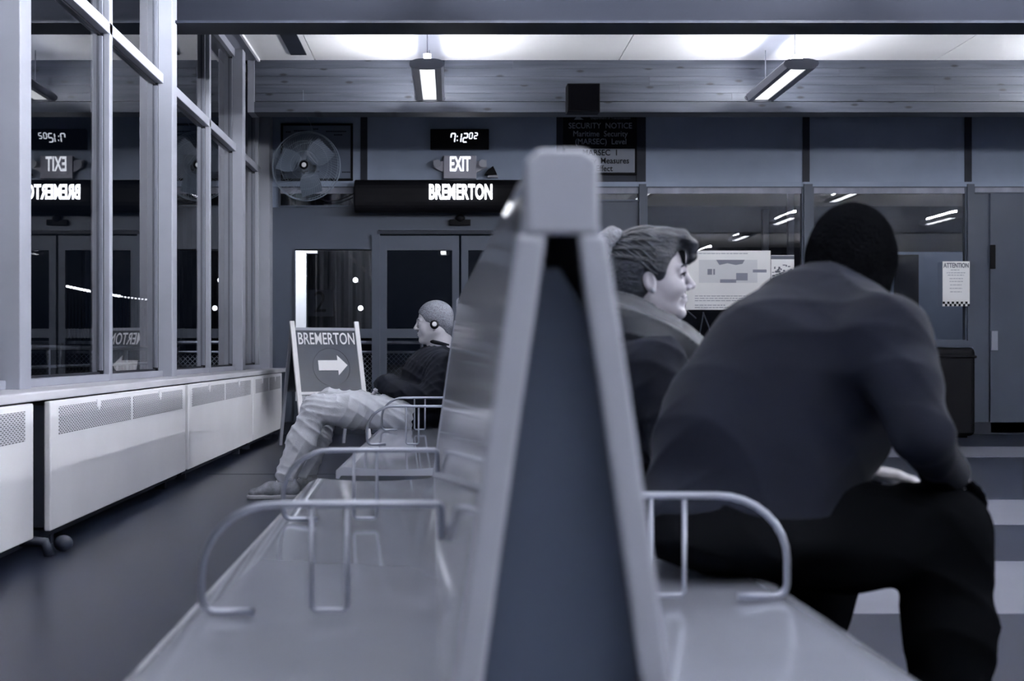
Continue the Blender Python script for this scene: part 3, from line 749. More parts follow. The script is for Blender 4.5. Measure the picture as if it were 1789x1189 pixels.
# railing with mesh
YR = 14.2
def rz(py): return W(0, py, YR).z
def rx(px): return W(px, 0, YR).x
r = root('mesh_railing', (rx(700), YR, 0), 'outdoor pipe railing with wire mesh infill behind the doors', 'railing')
obj('top_pipe', MB().tube([(rx(560), YR, rz(598)), (rx(960), YR, rz(598))], .017, 8), 'rail', r)
obj('mid_pipe', MB().tube([(rx(560), YR, rz(615)), (rx(960), YR, rz(615))], .014, 8), 'rail', r)
for px in (560, 737, 900): obj('post', MB().tube([(rx(px), YR, -.02), (rx(px), YR, rz(598))], .017, 8), 'rail', r)
ms = MB(); x0, x1 = rx(565), rx(955); z1 = rz(615); z0 = .05; st = .052
hgt = z1-z0; x = x0-hgt
while x < x1:
    for sg in (1, -1):
        xa, xb = (x, x+hgt) if sg > 0 else (x+hgt, x)
        za, zb_ = z0, z1
        # clip to the span
        def cl(xa, za, xb, zb_):
            q = []
            for (xx, zz, ox, oz) in ((xa, za, xb, zb_), (xb, zb_, xa, za)):
                if xx < x0: t = (x0-xx)/(ox-xx); zz = zz+(oz-zz)*t; xx = x0
                elif xx > x1: t = (x1-xx)/(ox-xx); zz = zz+(oz-zz)*t; xx = x1
                q.append((xx, zz))
            return q
        if max(xa, xb) <= x0 or min(xa, xb) >= x1: continue
        q = cl(xa, za, xb, zb_)
        ms.tube([(q[0][0], YR+sg*.002, q[0][1]), (q[1][0], YR+sg*.002, q[1][1])], .0024, 3, cap=False)
    x += st
tag(obj('wire_mesh', ms, 'rail', r), kind='stuff')
# far shore lamps seen through the left glass
r0 = None
for i in range(26):
    t = i/25; hz_ = .035 if t < .62 else .012; px = 60+190*t; d_ = 60
    p = W(118+150*t, 500+34*t-10*t*t, d_)
    q = root('shore_lamp', (p.x, d_, -.02), 'tiny bright lamp in a distant row beyond the dark left windows', 'lamp', 'distant shore lamps')
    obj('bulb', MB().box((p.x-.07, d_, p.z-hz_), (p.x+(.03 if t < .62 else -.02), d_+.1, p.z+hz_)), 'lampfar', q)
    obj('mast', MB().box((p.x-.03, d_+.02, -.02), (p.x, d_+.06, p.z-hz_)), 'black', q)
# outdoor rail beyond the left glass
r = root('quay_railing', (-5, 16, 0), 'dim pipe railing with hoops outside the left windows', 'railing')
obj('top_pipe', MB().tube([(-3.35, 4, .86), (-3.35, 20, .86)], .02, 8), 'rail', r)
obj('mid_pipe', MB().tube([(-3.35, 4, .70), (-3.35, 20, .70)], .014, 8), 'rail', r)
for k in range(12): obj('post', MB().tube([(-3.35, 4.4+1.3*k, -.02), (-3.35, 4.4+1.3*k, .86)], .018, 8), 'rail', r)
# back room behind the right windows
br = root('wall_1', (5, 18, 0), kind='structure')
br.name = 'wall_far'
obj('plaster', MB().box((5.2, 18, -.02), (10, 18.1, 2.19)), 'panel', br)
obj('dark_plaster', MB().box((1.2, 18.1, -.02), (10, 18.2, 3.4)), 'black', br)
obj('dark_doorway', MB().box((6.04, 17.95, 0), (6.36, 18.0, 2.15)), 'black', br)
obj('side_plaster', MB().box((1.2, YF+.12, -.02), (1.3, 18, 3.4)), 'dark', br)
obj('lid', MB().box((1.2, YF+.1, 3.4), (10, 18.1, 3.5)), 'dark', br)
for px in (1337, 1381):
    p = W(px, 0, 16.0); o = obj('steel_column', MB().box((p.x-.035, 15.97, -.02), (p.x+.035, 16.04, 2.55 if px < 1350 else 2.75)), 'alu')
    tag(o, 'pale steel column behind the map poster, '+('left and shorter' if px < 1350 else 'right and taller'), 'column', 'steel columns in the back room')
r = root('easel', W(1240, 600, 13.9), 'thin metal easel legs with a tray under the map poster, behind the glass', 'easel')
for (a, c) in (((1229, 545), (1219, 600)), ((1228, 545), (1250, 600)), ((1200, 542), (1216, 556))):
    obj('leg', MB().tube([W(a[0], a[1], 13.9), W(c[0], c[1], 13.9)], .008, 6), 'alu', r)
p = W(1236, 596, 13.8); obj('tray', MB().box((p.x-.12, 13.72, p.z-.02), (p.x+.13, 13.86, p.z+.01)), 'alu', r)
L2 = bpy.data.lights.new('back_room_fill', 'AREA'); L2.energy = 14; L2.size = .6; L2.color = (.9, .94, 1)  # added fill light for the back room wall, no fixture modelled
lo2 = bpy.data.objects.new('back_room_fill', L2); COL.objects.link(lo2); lo2.location = (6.5, 16.5, 3.3)
tag(lo2, 'unseen dim lamp added to light the back room behind the right windows', 'lamp')

# ------------------------------------------------------------------ signed distance modelling for people
class Field:
    def __init__(self, axes):
        self.ax = [np.asarray(a, dtype=np.float32) for a in axes]
        self.v = np.full([len(a) for a in self.ax], 0.08, dtype=np.float32)
        self.frame(Matrix.Identity(3), Vector((0, 0, 0)), 1.0)
    def frame(self, R, c, s): self.R = R; self.c = Vector(c); self.s = s
    def P(self, p): return self.c+(self.R @ Vector(p))*self.s
    def sl(self, lo, hi, m):
        out = []
        for i in range(3):
            a = self.ax[i]; i0 = max(0, np.searchsorted(a, lo[i]-m)-1); i1 = min(len(a), np.searchsorted(a, hi[i]+m)+1)
            if i1 <= i0: return None
            out.append(slice(int(i0), int(i1)))
        return tuple(out)
    def comb(self, S, d, k, op):
        a = self.v[S]
        if op == 'u':
            h = np.maximum(k-np.abs(a-d), 0)/k; self.v[S] = np.minimum(a, d)-h*h*k*.25
        else:
            d = -d; h = np.maximum(k-np.abs(a-d), 0)/k; self.v[S] = np.maximum(a, d)+h*h*k*.25
    def grid(self, S):
        return self.ax[0][S[0]][:, None, None], self.ax[1][S[1]][None, :, None], self.ax[2][S[2]][None, None, :]
    def cone(self, a, b, ra, rb, k=.03, op='u'):
        a, b = self.P(a), self.P(b); ra *= self.s; rb *= self.s; k = max(k*self.s, 1e-4); R = max(ra, rb)
        S = self.sl([min(a[i], b[i])-R for i in range(3)], [max(a[i], b[i])+R for i in range(3)], k+.01)
        if S is None: return self
        X, Y, Z = self.grid(S); ab = b-a; L = max(ab.dot(ab), 1e-9)
        t = np.clip(((X-a.x)*ab.x+(Y-a.y)*ab.y+(Z-a.z)*ab.z)/L, 0, 1)
        d = np.sqrt((X-a.x-t*ab.x)**2+(Y-a.y-t*ab.y)**2+(Z-a.z-t*ab.z)**2)-(ra+(rb-ra)*t)
        self.comb(S, d.astype(np.float32), k, op); return self
    def chain(self, pts, rs, k=.03, op='u'):
        for i in range(len(pts)-1): self.cone(pts[i], pts[i+1], rs[i], rs[i+1], k, op)
        return self
    def ell(self, c, r, R=None, k=.03, op='u'):
        c = self.P(c); r = [q*self.s for q in r]; k = max(k*self.s, 1e-4)
        RR = self.R if R is None else self.R @ R; m = max(r)
        S = self.sl([c[i]-m for i in range(3)], [c[i]+m for i in range(3)], k+.01)
        if S is None: return self
        X, Y, Z = self.grid(S); X = X-c.x; Y = Y-c.y; Z = Z-c.z; T = RR.transposed()
        q = [T[i][0]*X+T[i][1]*Y+T[i][2]*Z for i in range(3)]
        k0 = np.sqrt(sum((q[i]/r[i])**2 for i in range(3))); k1 = np.sqrt(sum((q[i]/r[i]**2)**2 for i in range(3)))
        d = k0*(k0-1)/np.maximum(k1, 1e-6)
        self.comb(S, d.astype(np.float32), k, op); return self
    def cut(self, p, n):            # keep the side where (x-p).n < 0
        n = Vector(n).normalized(); X, Y, Z = self.ax[0][:, None, None], self.ax[1][None, :, None], self.ax[2][None, None, :]
        self.v = np.maximum(self.v, ((X-p[0])*n.x+(Y-p[1])*n.y+(Z-p[2])*n.z).astype(np.float32)); return self
    def folds(self, amp, f, dirs, seed=0):
        X, Y, Z = self.ax[0][:, None, None], self.ax[1][None, :, None], self.ax[2][None, None, :]
        rg = np.random.RandomState(seed); wv = 0
        w1 = .25*np.sin(X*9+seed)+.2*np.sin(Z*11+Y*7+seed*2)
        for i, dr in enumerate(dirs):
            dr = Vector(dr).normalized(); ph = rg.rand()*6
            sn = np.sin(f*.5*(1+.37*i)*(X*dr.x+Y*dr.y+Z*dr.z)+3*w1*(1+i*.3)+ph); wv = wv+(1.6*np.sqrt(np.abs(sn)+.01)-1.2)*(.6+.8*np.sin(X*13+i*2+Z*9+seed))*1.4/len(dirs)
        self.v = self.v+(amp*wv).astype(np.float32); return self
    def mesh(self, name):
        v = self.v; ins = v < 0
        v[0], v[-1] = np.maximum(v[0], .01), np.maximum(v[-1], .01)
        v[:, 0] = np.maximum(v[:, 0], .01); v[:, -1] = np.maximum(v[:, -1], .01); v[:, :, 0] = np.maximum(v[:, :, 0], .01); v[:, :, -1] = np.maximum(v[:, :, -1], .01)
        ins = v < 0
        cnt = np.zeros([n-1 for n in v.shape], dtype=np.int8); corners = [(i, j, k) for i in (0, 1) for j in (0, 1) for k in (0, 1)]
        for (i, j, k) in corners: cnt += ins[i:ins.shape[0]-1+i, j:ins.shape[1]-1+j, k:ins.shape[2]-1+k]
        act = (cnt > 0) & (cnt < 8); I = np.argwhere(act); idx = np.full(act.shape, -1, dtype=np.int32); idx[act] = np.arange(len(I))
        val = {c: v[I[:, 0]+c[0], I[:, 1]+c[1], I[:, 2]+c[2]] for c in corners}
        acc = np.zeros((len(I), 3)); num = np.zeros(len(I))
        for c in corners:
            for a in range(3):
                if c[a] == 0:
                    d = list(c); d[a] = 1; d = tuple(d); va, vb = val[c], val[d]; m = (va < 0) != (vb < 0)
                    t = np.where(m, va/np.where(m, va-vb, 1), 0)
                    pos = np.stack([self.ax[q][I[:, q]+c[q]] for q in range(3)], 1).astype(float)
                    st = self.ax[a][I[:, a]+1]-self.ax[a][I[:, a]]; pos[:, a] += t*st
                    acc[m] += pos[m]; num[m] += 1
        V = acc/num[:, None]; Q = []
        for a in range(3):
            b_, c_ = (a+1) % 3, (a+2) % 3
            s0 = [slice(None)]*3; s1 = [slice(None)]*3; s0[a] = slice(0, -1); s1[a] = slice(1, None)
            A, B = ins[tuple(s0)], ins[tuple(s1)]; E = np.argwhere(A != B)
            E = E[(E[:, b_] > 0) & (E[:, c_] > 0) & (E[:, b_] < v.shape[b_]-1) & (E[:, c_] < v.shape[c_]-1)]
            fl_ = ins[E[:, 0], E[:, 1], E[:, 2]]
            def g(db, dc):
                e = E.copy(); e[:, b_] -= db; e[:, c_] -= dc; return idx[e[:, 0], e[:, 1], e[:, 2]]
            q = np.stack([g(1, 1), g(0, 1), g(0, 0), g(1, 0)], 1); q[~fl_] = q[~fl_][:, ::-1]; Q.append(q)
        Q = np.concatenate(Q); me = bpy.data.meshes.new(name)
        me.vertices.add(len(V)); me.vertices.foreach_set('co', V.astype(np.float32).ravel())
        me.loops.add(Q.size); me.loops.foreach_set('vertex_index', Q.astype(np.int32).ravel())
        me.polygons.add(len(Q)); me.polygons.foreach_set('loop_start', np.arange(0, Q.size, 4, dtype=np.int32)); me.polygons.foreach_set('loop_total', np.full(len(Q), 4, dtype=np.int32))
        me.update(calc_edges=True); me.polygons.foreach_set('use_smooth', np.ones(len(Q), dtype=bool)); me.validate()
        return me

def axis(lo, hi, step, flo=None, fhi=None, fine=None):
    if flo is None: return np.arange(lo, hi, step)
    out = []
    x = lo
    while x < hi: out.append(x); x += fine if flo <= x <= fhi else step
    return np.array(out)
def put(name, me, m, parent):
    rl = wloc(parent); me.transform(Matrix.Translation(-rl)); return obj(name, me, m, parent, origin=tuple(rl))
def put2(name, f, m, parent, fn=None):
    me = f.mesh(name); rl = wloc(parent)
    me.transform(Matrix.Translation(-rl))
    o = bpy.data.objects.new(name, me); COL.objects.link(o); me.materials.append(M[m]); o.parent = parent
    return o

def head(f, R, c, s=1.0, smile=0.0, female=False):
    f.frame(R, c, s)
    f.ell((-.012, 0, .036), (.096, .074, .086), k=.02)
    f.ell((.028, 0, -.028), (.060, .058, .082), k=.03)
    for q in (-1, 1):
        f.cone((-.008, q*(.048-.006*female), -.050), (.066, q*.012, -.094), .020-.003*female, .018-.003*female, k=.02)
        f.ell((.056, q*.036, -.034), (.026, .022, .024), k=.02)
        if smile: f.ell((.070, q*.033, -.034), (.020, .018, .016), k=.012)
        f.cone((.075, q*.040, .018), (.088, q*.006, .019), .0085, .008, k=.012)
    f.ell((.070, 0, -.098), (.020-.003*female, .020, .016-.002*female), k=.016)
    f.cone((.088, 0, .012), (.108, 0, -.027), .0065, .0105, k=.012)
    for q in (-1, 1): f.ell((.096, q*.012, -.033), (.011, .0075, .0075), k=.006)
    for q in (-1, 1): f.ell((.101, q*.033, .000), (.020, .018, .011), k=.012, op='s')
    for q in (-1, 1): f.ell((.074, q*.032, .001), (.0135, .0135, .0125), k=.003)
    f.ell((.080-.003*female, 0, -.062), (.015, .026, .018), k=.012)
    wl_ = .024+.006*smile
    xm = .090-.004*female; f.ell((xm, 0, -.0555), (.009, .019, .0048), k=.006); f.ell((xm-.002, 0, -.0675), (.009, .017, .0056), k=.006)
    for q in (-1, 1): f.cone((xm+.012, 0, -.0612), (.074, q*wl_, -.0612+.008*smile), .0016, .0022, k=.003, op='s')
    if smile:
        for q in (-1, 1): f.cone((.092, q*.019, -.036), (.074, q*.036, -.062), .002, .0022, k=.006, op='s')
    f.ell((.100, 0, -.0445), (.006, .004, .007), k=.006, op='s')
    for q in (-1, 1):
        f.ell((-.006, q*.074, -.012), (.017, .007, .029), R=Matrix.Rotation(-.2, 3, 'Y'), k=.006)
        f.ell((-.003, q*.083, -.008), (.009, .006, .017), k=.005, op='s')
        f.ell((.002, q*.074, -.037), (.008, .006, .008), k=.005)
    f.cone((-.024, 0, -.06), (-.050, 0, -.175), (.056 if not female else .043), (.060 if not female else .048), k=.03)

def hand(f, wrist, fwd, up, side, s=1.0, curl=.5, r=.0085):
    """palm, four fingers and a thumb; fwd along fingers, up = back of the hand, side = thumb side"""
    wrist, fwd, up, side = Vector(wrist), Vector(fwd).normalized(), Vector(up).normalized(), Vector(side).normalized()
    f.frame(Matrix.Identity(3), (0, 0, 0), 1)
    B = Matrix((fwd, side, up)).transposed()
    pc = wrist+fwd*.048*s
    f.ell(tuple(pc), (.050*s, .041*s, .015*s), R=B, k=.02)
    for i, (off, L) in enumerate(((.028, .070), (.009, .078), (-.010, .072), (-.028, .056))):
        p = wrist+fwd*.085*s+side*off*s; a = 0; d = fwd.copy(); pts = [p-fwd*.03*s, p]
        for j, fr in enumerate((.45, .32, .25)):
            a += curl*(.5 if j == 0 else .9); d = fwd*math.cos(a)-up*math.sin(a); p = p+d*L*fr*s; pts.append(p)
        f.chain([tuple(q) for q in pts], [r*s*1.05, r*s*1.05, r*s, r*s*.92, r*s*.8], k=.006)
    t0 = wrist+fwd*.025*s+side*.028*s; t1 = t0+(side*.7+fwd*.6-up*.2).normalized()*.038*s; t2 = t1+(fwd*.95+side*.1-up*.4).normalized()*.034*s
    f.chain([tuple(t0), tuple(t1), tuple(t2)], [.013*s, .0105*s, .009*s], k=.008)

def shoe(name, heel, toe, parent, m='shoe', lace=True, h=.085):
    heel, toe = Vector(heel), Vector(toe); d = (toe-heel); L = d.length; d.normalize(); sd = d.cross(Vector((0, 0, 1)))
    lo = [min(heel[i], toe[i])-.1 for i in range(3)]; hi = [max(heel[i], toe[i])+.12 for i in range(3)]
    ax = [axis(lo[i], hi[i], .005) for i in range(3)]
    f = Field(ax); z = Vector((0, 0, 1))
    f.chain([tuple(heel+d*.035+z*.05), tuple(heel+d*L*.5+z*.045), tuple(toe-d*.04+z*.03)], [.038, .038, .030], k=.03)
    f.cone(tuple(heel+d*.04+z*.05), tuple(heel+d*.055+z*.10), .040, .042, k=.03); f.ell(tuple(heel+d*.14+z*.06), (.06, .036, .036), k=.03)
    f.cut(heel+z*.016, (0, 0, -1))
    o = put2(name, f, m, parent)
    f = Field(ax); f.chain([tuple(heel+d*.035+z*.012), tuple(heel+d*L*.5+z*.012), tuple(toe-d*.045+z*.012)], [.043, .040, .043], k=.02)
    f.cut(heel+z*.024, (0, 0, 1)); f.cut(heel+z*.0, (0, 0, -1)); so = put2('sole', f, 'sole', o)
    if lace:
        mb = MB()
        for i in range(5):
            p = heel+d*(.095+.026*i)+z*(.103-.011*i); mb.tube([p-sd*.024, p+z*.007, p+sd*.024], .0045, 6)
        lo_ = obj('laces', mb, 'white', None, smooth=True); attach(lo_, o)
    return o

# ------------------------------------------------------------------ young man on the far bench (faces -x)
D1 = 7.56; S1 = F/D1
def A(px, py, dy=0.0): return ((px-CX)/S1, D1+dy, CAMZ+(CY-py)/S1)
r = root('person', (A(705, 0)[0], D1, 0), 'young man with short fair hair and pale trousers seated facing left, wearing headphones', 'person')
Rm = Matrix.Rotation(PI, 3, 'Z') @ Matrix.Rotation(math.radians(3), 3, 'Y')
HC = A(758, 563.5); HS = 1.0
f = Field([axis(-1.25, .15, .012, HC[0]-.13, HC[0]+.12, .003), axis(D1-.34, D1+.34, .012, D1-.10, D1+.10, .0035), axis(.02, 1.16, .012, HC[2]-.13, 1.13, .003)])
head(f, Rm, HC, HS)
f.frame(Matrix.Identity(3), (0, 0, 0), 1)
pel, ch, nb = A(712, 722), A(752, 664), A(774, 618)
f.chain([nb, ch, pel], [.085, .115, .11], k=.06)
for q in (-1, 1):
    f.chain([A(776, 628, q*.16), A(752, 690, q*.20)], [.045, .04]); f.chain([A(752, 690, q*.20), A(683, 678, q*.07)], [.036, .025])
    hand(f, A(684, 678, q*.07), (-.9, -q*.55, -.15), (0, 0, 1) if q < 0 else (-.2, 0, 1), (0, -q, 0), 1, .45)
    f.frame(Matrix.Identity(3), (0, 0, 0), 1)
kn = {-1: A(556, 712, -.13), 1: A(572, 704, .12)}; an = {-1: A(503, 832, -.16), 1: A(528, 836, .06)}
for q in (-1, 1):
    f.chain([A(712, 728, q*.09), kn[q], an[q]], [.07, .05, .035])
body = put2('body', f, 'skin', r)
# short hair
f = Field([axis(HC[0]-.15, HC[0]+.15, .003), axis(D1-.11, D1+.11, .003), axis(HC[2]-.14, HC[2]+.16, .003)])
f.frame(Rm, HC, HS)
f.ell((-.013, 0, .038), (.103, .080, .0915), k=.01); f.cone((-.06, 0, -.02), (-.058, 0, -.055), .045, .040, k=.03)
f.frame(Matrix.Identity(3), (0, 0, 0), 1)
def loc2w(p): return Vector(HC)+(Rm @ Vector(p))*HS
f.frame(Rm, HC, HS)
f.ell((.095, 0, -.035), (.062, .12, .095), k=.008, op='s'); f.ell((.020, 0, -.10), (.06, .12, .085), k=.008, op='s')
f.folds(.0012, 260, [(1, .3, .4), (.2, 1, .3), (.1, .4, 1)], 3)
put2('hair', f, 'hair_short', r)
# headphone
hp = root('headphone', tuple(loc2w((-.004, .083, -.012))));
o = obj('headphone', MB().tube([loc2w((-.004, .078, -.012)), loc2w((-.004, .086, -.012)), loc2w((-.004, .095, -.012))], [.026, .026, .018], 16), 'black', r, smooth=False)
e = obj('ear_disc', MB().tube([loc2w((-.004, .095, -.010)), loc2w((-.004, .0975, -.010))], [.014, .012], 14), 'white'); attach(e, o)
bpy.data.objects.remove(hp)
mb = MB()
for q in (-1, 1): mb.sphere(loc2w((.0865, q*.031, .002)), (.004, .006, .004), 8, 6)
obj('eyes', mb, 'black', r, smooth=True)
mb = MB()
for q in (-1, 1): mb.tube([loc2w((.092, q*.014, .021)), loc2w((.092, q*.030, .026)), loc2w((.080, q*.046, .020))], [.002, .0035, .002], 6)
obj('eyebrows', mb, 'hair_short', r, smooth=True)
# jacket
f = Field([axis(-.55, .16, .0065), axis(D1-.36, D1+.36, .0075), axis(.36, .93, .0065)])
f.chain([A(776, 619), A(756, 655), A(728, 715)], [.075, .150, .150], k=.09)
f.ell(A(768, 636), (.115, .205, .085), k=.06)
f.ell(A(735, 725), (.14, .19, .10), k=.05)
for q in (-1, 1):
    f.chain([A(772, 632, q*.165), A(752, 692, q*.225), A(690, 680, q*.11)], [.070, .062, .046], k=.03)
    f.chain([A(700, 683, q*.13), A(672, 672, q*.05), A(664, 670, q*.02)], [.056, .050, .034], k=.02)
f.ell(A(683, 664, 0), (.055, .11, .035), k=.03)
f.folds(.009, 105, [(1, .2, .8), (.6, .5, -1), (-.4, 1, .6)], 5)
f.frame(Rm, HC, HS); f.cone((-.03, 0, -.09), (-.032, 0, -.17), .058, .062, k=.006, op='s'); f.frame(Matrix.Identity(3), (0, 0, 0), 1)
put2('jacket', f, 'darkcloth', r)
# collar band
ccen = loc2w((-.040, 0, -.125)); mb = MB()
pts = [ccen+Vector((.068*math.cos(t), .072*math.sin(t), -.018*-math.cos(t)*-1)) for t in [2*PI*i/24 for i in range(24)]]
obj('collar', mb.tube(pts, .013, 8, closed=True), 'darkcloth', r, smooth=True)
# trousers
f = Field([axis(-1.12, -.10, .006), axis(D1-.30, D1+.30, .008), axis(.08, .66, .006)])
f.chain([A(725, 728), A(700, 728)], [.125, .12], k=.05); f.ell(A(700, 716), (.12, .19, .085), k=.05)
for q in (-1, 1):
    f.chain([A(706, 722, q*.095), A(620, 715, q*.12), kn[q]], [.102, .096, .078], k=.05)
    a = Vector(kn[q]); c = Vector(an[q]); 
    f.chain([kn[q], tuple(a+(c-a)*.45), tuple(a+(c-a)*.93)], [.076, .078, .062], k=.03)
f.folds(.0105, 95, [(.8, .1, 1), (1, .3, -.5), (.3, .7, 1)], 9)
f.cut((0, 0, .40), (0, 0, -1)) if False else None
put2('trousers', f, 'denim', r)
shoe('shoe', (A(527, 0)[0], D1-.16, 0), (A(440, 0)[0], D1-.20, 0), r)
shoe('shoe', (A(556, 0)[0], D1+.06, 0), (A(484, 0)[0], D1+.00, 0), r)

# ------------------------------------------------------------------ woman on the near bench (faces +x)
D2 = 3.42; S2 = F/D2
def B2(px, py, dy=0.0): return ((px-CX)/S2, D2+dy, CAMZ+(CY-py)/S2)
r = root('person', (B2(1090, 0)[0], D2, 0), 'smiling woman with dark hair tied up, in a dark jacket, facing right', 'person')
Rw = Matrix.Rotation(math.radians(-6), 3, 'Z') @ Matrix.Rotation(math.radians(-4), 3, 'Y')
HC = B2(1136, 486); HS = .97
f = Field([axis(.10, 1.15, .012, HC[0]-.10, HC[0]+.13, .0022), axis(D2-.30, D2+.30, .012, D2-.10, D2+.10, .0026), axis(.02, 1.16, .012, HC[2]-.125, HC[2]+.12, .0022)])
head(f, Rw, HC, HS, smile=1.0, female=True)
f.frame(Matrix.Identity(3), (0, 0, 0), 1)
pel, ch, nb = B2(1062, 850), B2(1095, 690), B2(1112, 590)
f.chain([nb, ch, pel], [.07, .11, .12], k=.06)
for q in (-1, 1):
    f.chain([B2(1115, 620, q*.15), B2(1150, 790, q*.19), B2(1270, 800, q*.08)], [.045, .04, .027])
    hand(f, B2(1272, 800, q*.08), (.9, -q*.4, -.15), (0, 0, 1), (0, -q, 0), .92, .4); f.frame(Matrix.Identity(3), (0, 0, 0), 1)
    f.chain([B2(1070, 850, q*.08), B2(1370, 850, q*.10), B2(1390, 1120, q*.10)], [.075, .05, .035])
put2('body', f, 'skin2', r)
def l2(p): return Vector(HC)+(Rw @ Vector(p))*HS
f = Field([axis(HC[0]-.19, HC[0]+.15, .0026), axis(D2-.12, D2+.12, .003), axis(HC[2]-.16, HC[2]+.18, .0026)])
f.frame(Rw, HC, HS)
f.ell((-.010, 0, .042), (.108, .088, .096), k=.015)
f.ell((-.055, 0, -.020), (.060, .070, .075), k=.04)
f.ell((.045, 0, .098), (.050, .066, .030), k=.03)
f.ell((.104, 0, -.030), (.078, .15, .104), k=.010, op='s'); f.ell((.035, 0, -.100), (.062, .15, .094), k=.012, op='s')
for q in (-1, 1): f.ell((-.004, q*.088, -.014), (.025, .026, .032), k=.012, op='s')
for q in (-1, 0, 1):
    f.chain([(.045, q*.030, .110), (.088, q*.028, .102), (.114, q*.022, .078), (.114, q*.018, .050), (.104, q*.016, .036)], [.020, .019, .015, .010, .006], k=.012)
f.folds(.0022, 120, [(.25, .2, 1), (.5, 1, .4), (.1, .9, .7)], 4)
hr = put2('hair', f, 'hair_dark', r)
f = Field([axis(HC[0]-.24, HC[0]+.02, .0028), axis(D2-.1, D2+.1, .0035), axis(HC[2]-.1, HC[2]+.16, .0028)])
f.frame(Rw, HC, HS); f.ell((-.092, 0, .110), (.036, .048, .036), R=Matrix.Rotation(.5, 3, 'Y'), k=.02); f.ell((-.120, 0, .082), (.034, .045, .050), R=Matrix.Rotation(.35, 3, 'Y'), k=.02)
f.ell((-.112, 0, .040), (.026, .04, .05), k=.02)
f.folds(.004, 130, [(.4, .2, 1), (1, .6, .3)], 8)
put2('hair_bun', f, 'hair_short', r)
mb = MB()
for q in (-1, 1): mb.tube([l2((.0900, q*.020, .004)), l2((.0915, q*.033, .0065)), l2((.0870, q*.044, .0055)), l2((.077, q*.053, .000))], [.0018, .0034, .0032, .0012], 6); mb.sphere(l2((.0865, q*.036, .001)), .0048, 8, 6)
obj('eyes', mb, 'black', r, smooth=True)
mb = MB()
for q in (-1, 1): mb.tube([l2((.096, q*.012, .023)), l2((.094, q*.031, .029)), l2((.081, q*.051, .022))], [.002, .0036, .0018], 6)
obj('eyebrows', mb, 'hair_dark', r, smooth=True)
mb = MB().tube([l2((.0725, -.035, -.0520)), l2((.0835, -.023, -.060)), l2((.092, 0, -.0615)), l2((.0835, .023, -.060)), l2((.0725, .035, -.0520))], [.0012, .0028, .0030, .0028, .0012], 6)
obj('mouth', mb, 'ink', r, smooth=True)
mb = MB(); random.seed(11)
Ra = Matrix.Rotation(math.radians(-24), 3, 'Y')
for k in range(64):
    ph = math.radians(-100+200*(k+random.random()*.8)/64); t0 = math.radians(random.uniform(58, 70)); t1 = math.radians(random.uniform(150, 168)); pts = []
    for i in range(13):
        t = t0+(t1-t0)*i/12; q = Ra.inverted() @ Vector((math.cos(t), math.sin(t)*math.sin(ph+.12*math.sin(4*t+k)), math.sin(t)*math.cos(ph+.12*math.sin(4*t+k))))
        n_ = math.sqrt((q.x/.110)**2+(q.y/.090)**2+(q.z/.098)**2); p_ = Vector((-.010, 0, .042))+q/n_
        if p_.x > .02 and p_.z < .085: continue
        pts.append(l2(p_))
    if len(pts) > 4: mb.tube(pts, [.0008]+[random.uniform(.0022, .0034)]*(len(pts)-2)+[.0008], 5)
o = obj('hair_strands', mb, mat('hair_streak', (.014, .017, .025), .32, spec=.35), None, smooth=True); tag(o, kind='stuff'); attach(o, hr)
mb = MB().sphere(l2((.000, -.082, -.036)), .006, 8, 6)
obj('earring', mb, 'steel', r, smooth=True)
f = Field([axis(.05, .88, .0065), axis(D2-.34, D2+.34, .008), axis(.38, .95, .0065)])
f.chain([B2(1108, 600), B2(1118, 700), B2(1085, 850)], [.11, .160, .165], k=.08)
f.ell(B2(1112, 640), (.13, .215, .10), k=.05)
for q in (-1, 1):
    f.chain([B2(1130, 635, q*.165), B2(1165, 790, q*.215), B2(1262, 800, q*.10)], [.078, .062, .045], k=.03)
f.ell(B2(1175, 690), (.09, .15, .12), k=.05)
f.folds(.010, 75, [(.7, .3, -.9), (1, .3, .4), (.2, .8, 1)], 2)
f.frame(Rw, HC, HS); f.cone((-.02, 0, -.06), (-.04, 0, -.19), .058, .060, k=.006, op='s'); f.frame(Matrix.Identity(3), (0, 0, 0), 1)
jk = put2('jacket', f, 'darkcloth', r)
# big turned-down leather hood collar
f = Field([axis(.28, .72, .004), axis(D2-.20, D2+.20, .005), axis(.74, 1.0, .004)])
for i in range(24):
    t0, t1 = 2*PI*i/24, 2*PI*(i+1)/24
    def cp(t):
        fr = math.cos(t)        # +1 front (+x)
        return (B2(1130, 0)[0]+.100*fr+.018, D2+.118*math.sin(t), CAMZ+(CY-566)/S2-.055*fr-.008)
    f.cone(cp(t0), cp(t1), .030, .030, k=.02)
for i in range(24):
    t0, t1 = 2*PI*i/24, 2*PI*(i+1)/24
    def cp(t):
        fr = math.cos(t)
        return (B2(1130, 0)[0]+.130*fr+.010, D2+.160*math.sin(t), CAMZ+(CY-588)/S2-.06*fr)
    f.cone(cp(t0), cp(t1), .028, .028, k=.03)
f.folds(.009, 110, [(1, .4, 1.6), (.5, .8, -1)], 6)
put2('hood_collar', f, 'leather', r)
f = Field([axis(.25, 1.05, .010), axis(D2-.25, D2+.25, .010), axis(.08, .66, .010)])
for q in (-1, 1): f.chain([B2(1080, 842, q*.09), B2(1365, 850, q*.10), B2(1388, 1080, q*.10)], [.10, .075, .06], k=.05)
f.folds(.004, 40, [(1, .2, .6)], 1); put2('trousers', f, 'suit2', r)
for q in (-1, 1): shoe('shoe', (.82, D2+q*.10, 0), (1.08, D2+q*.12, 0), r, 'darkcloth', lace=False)

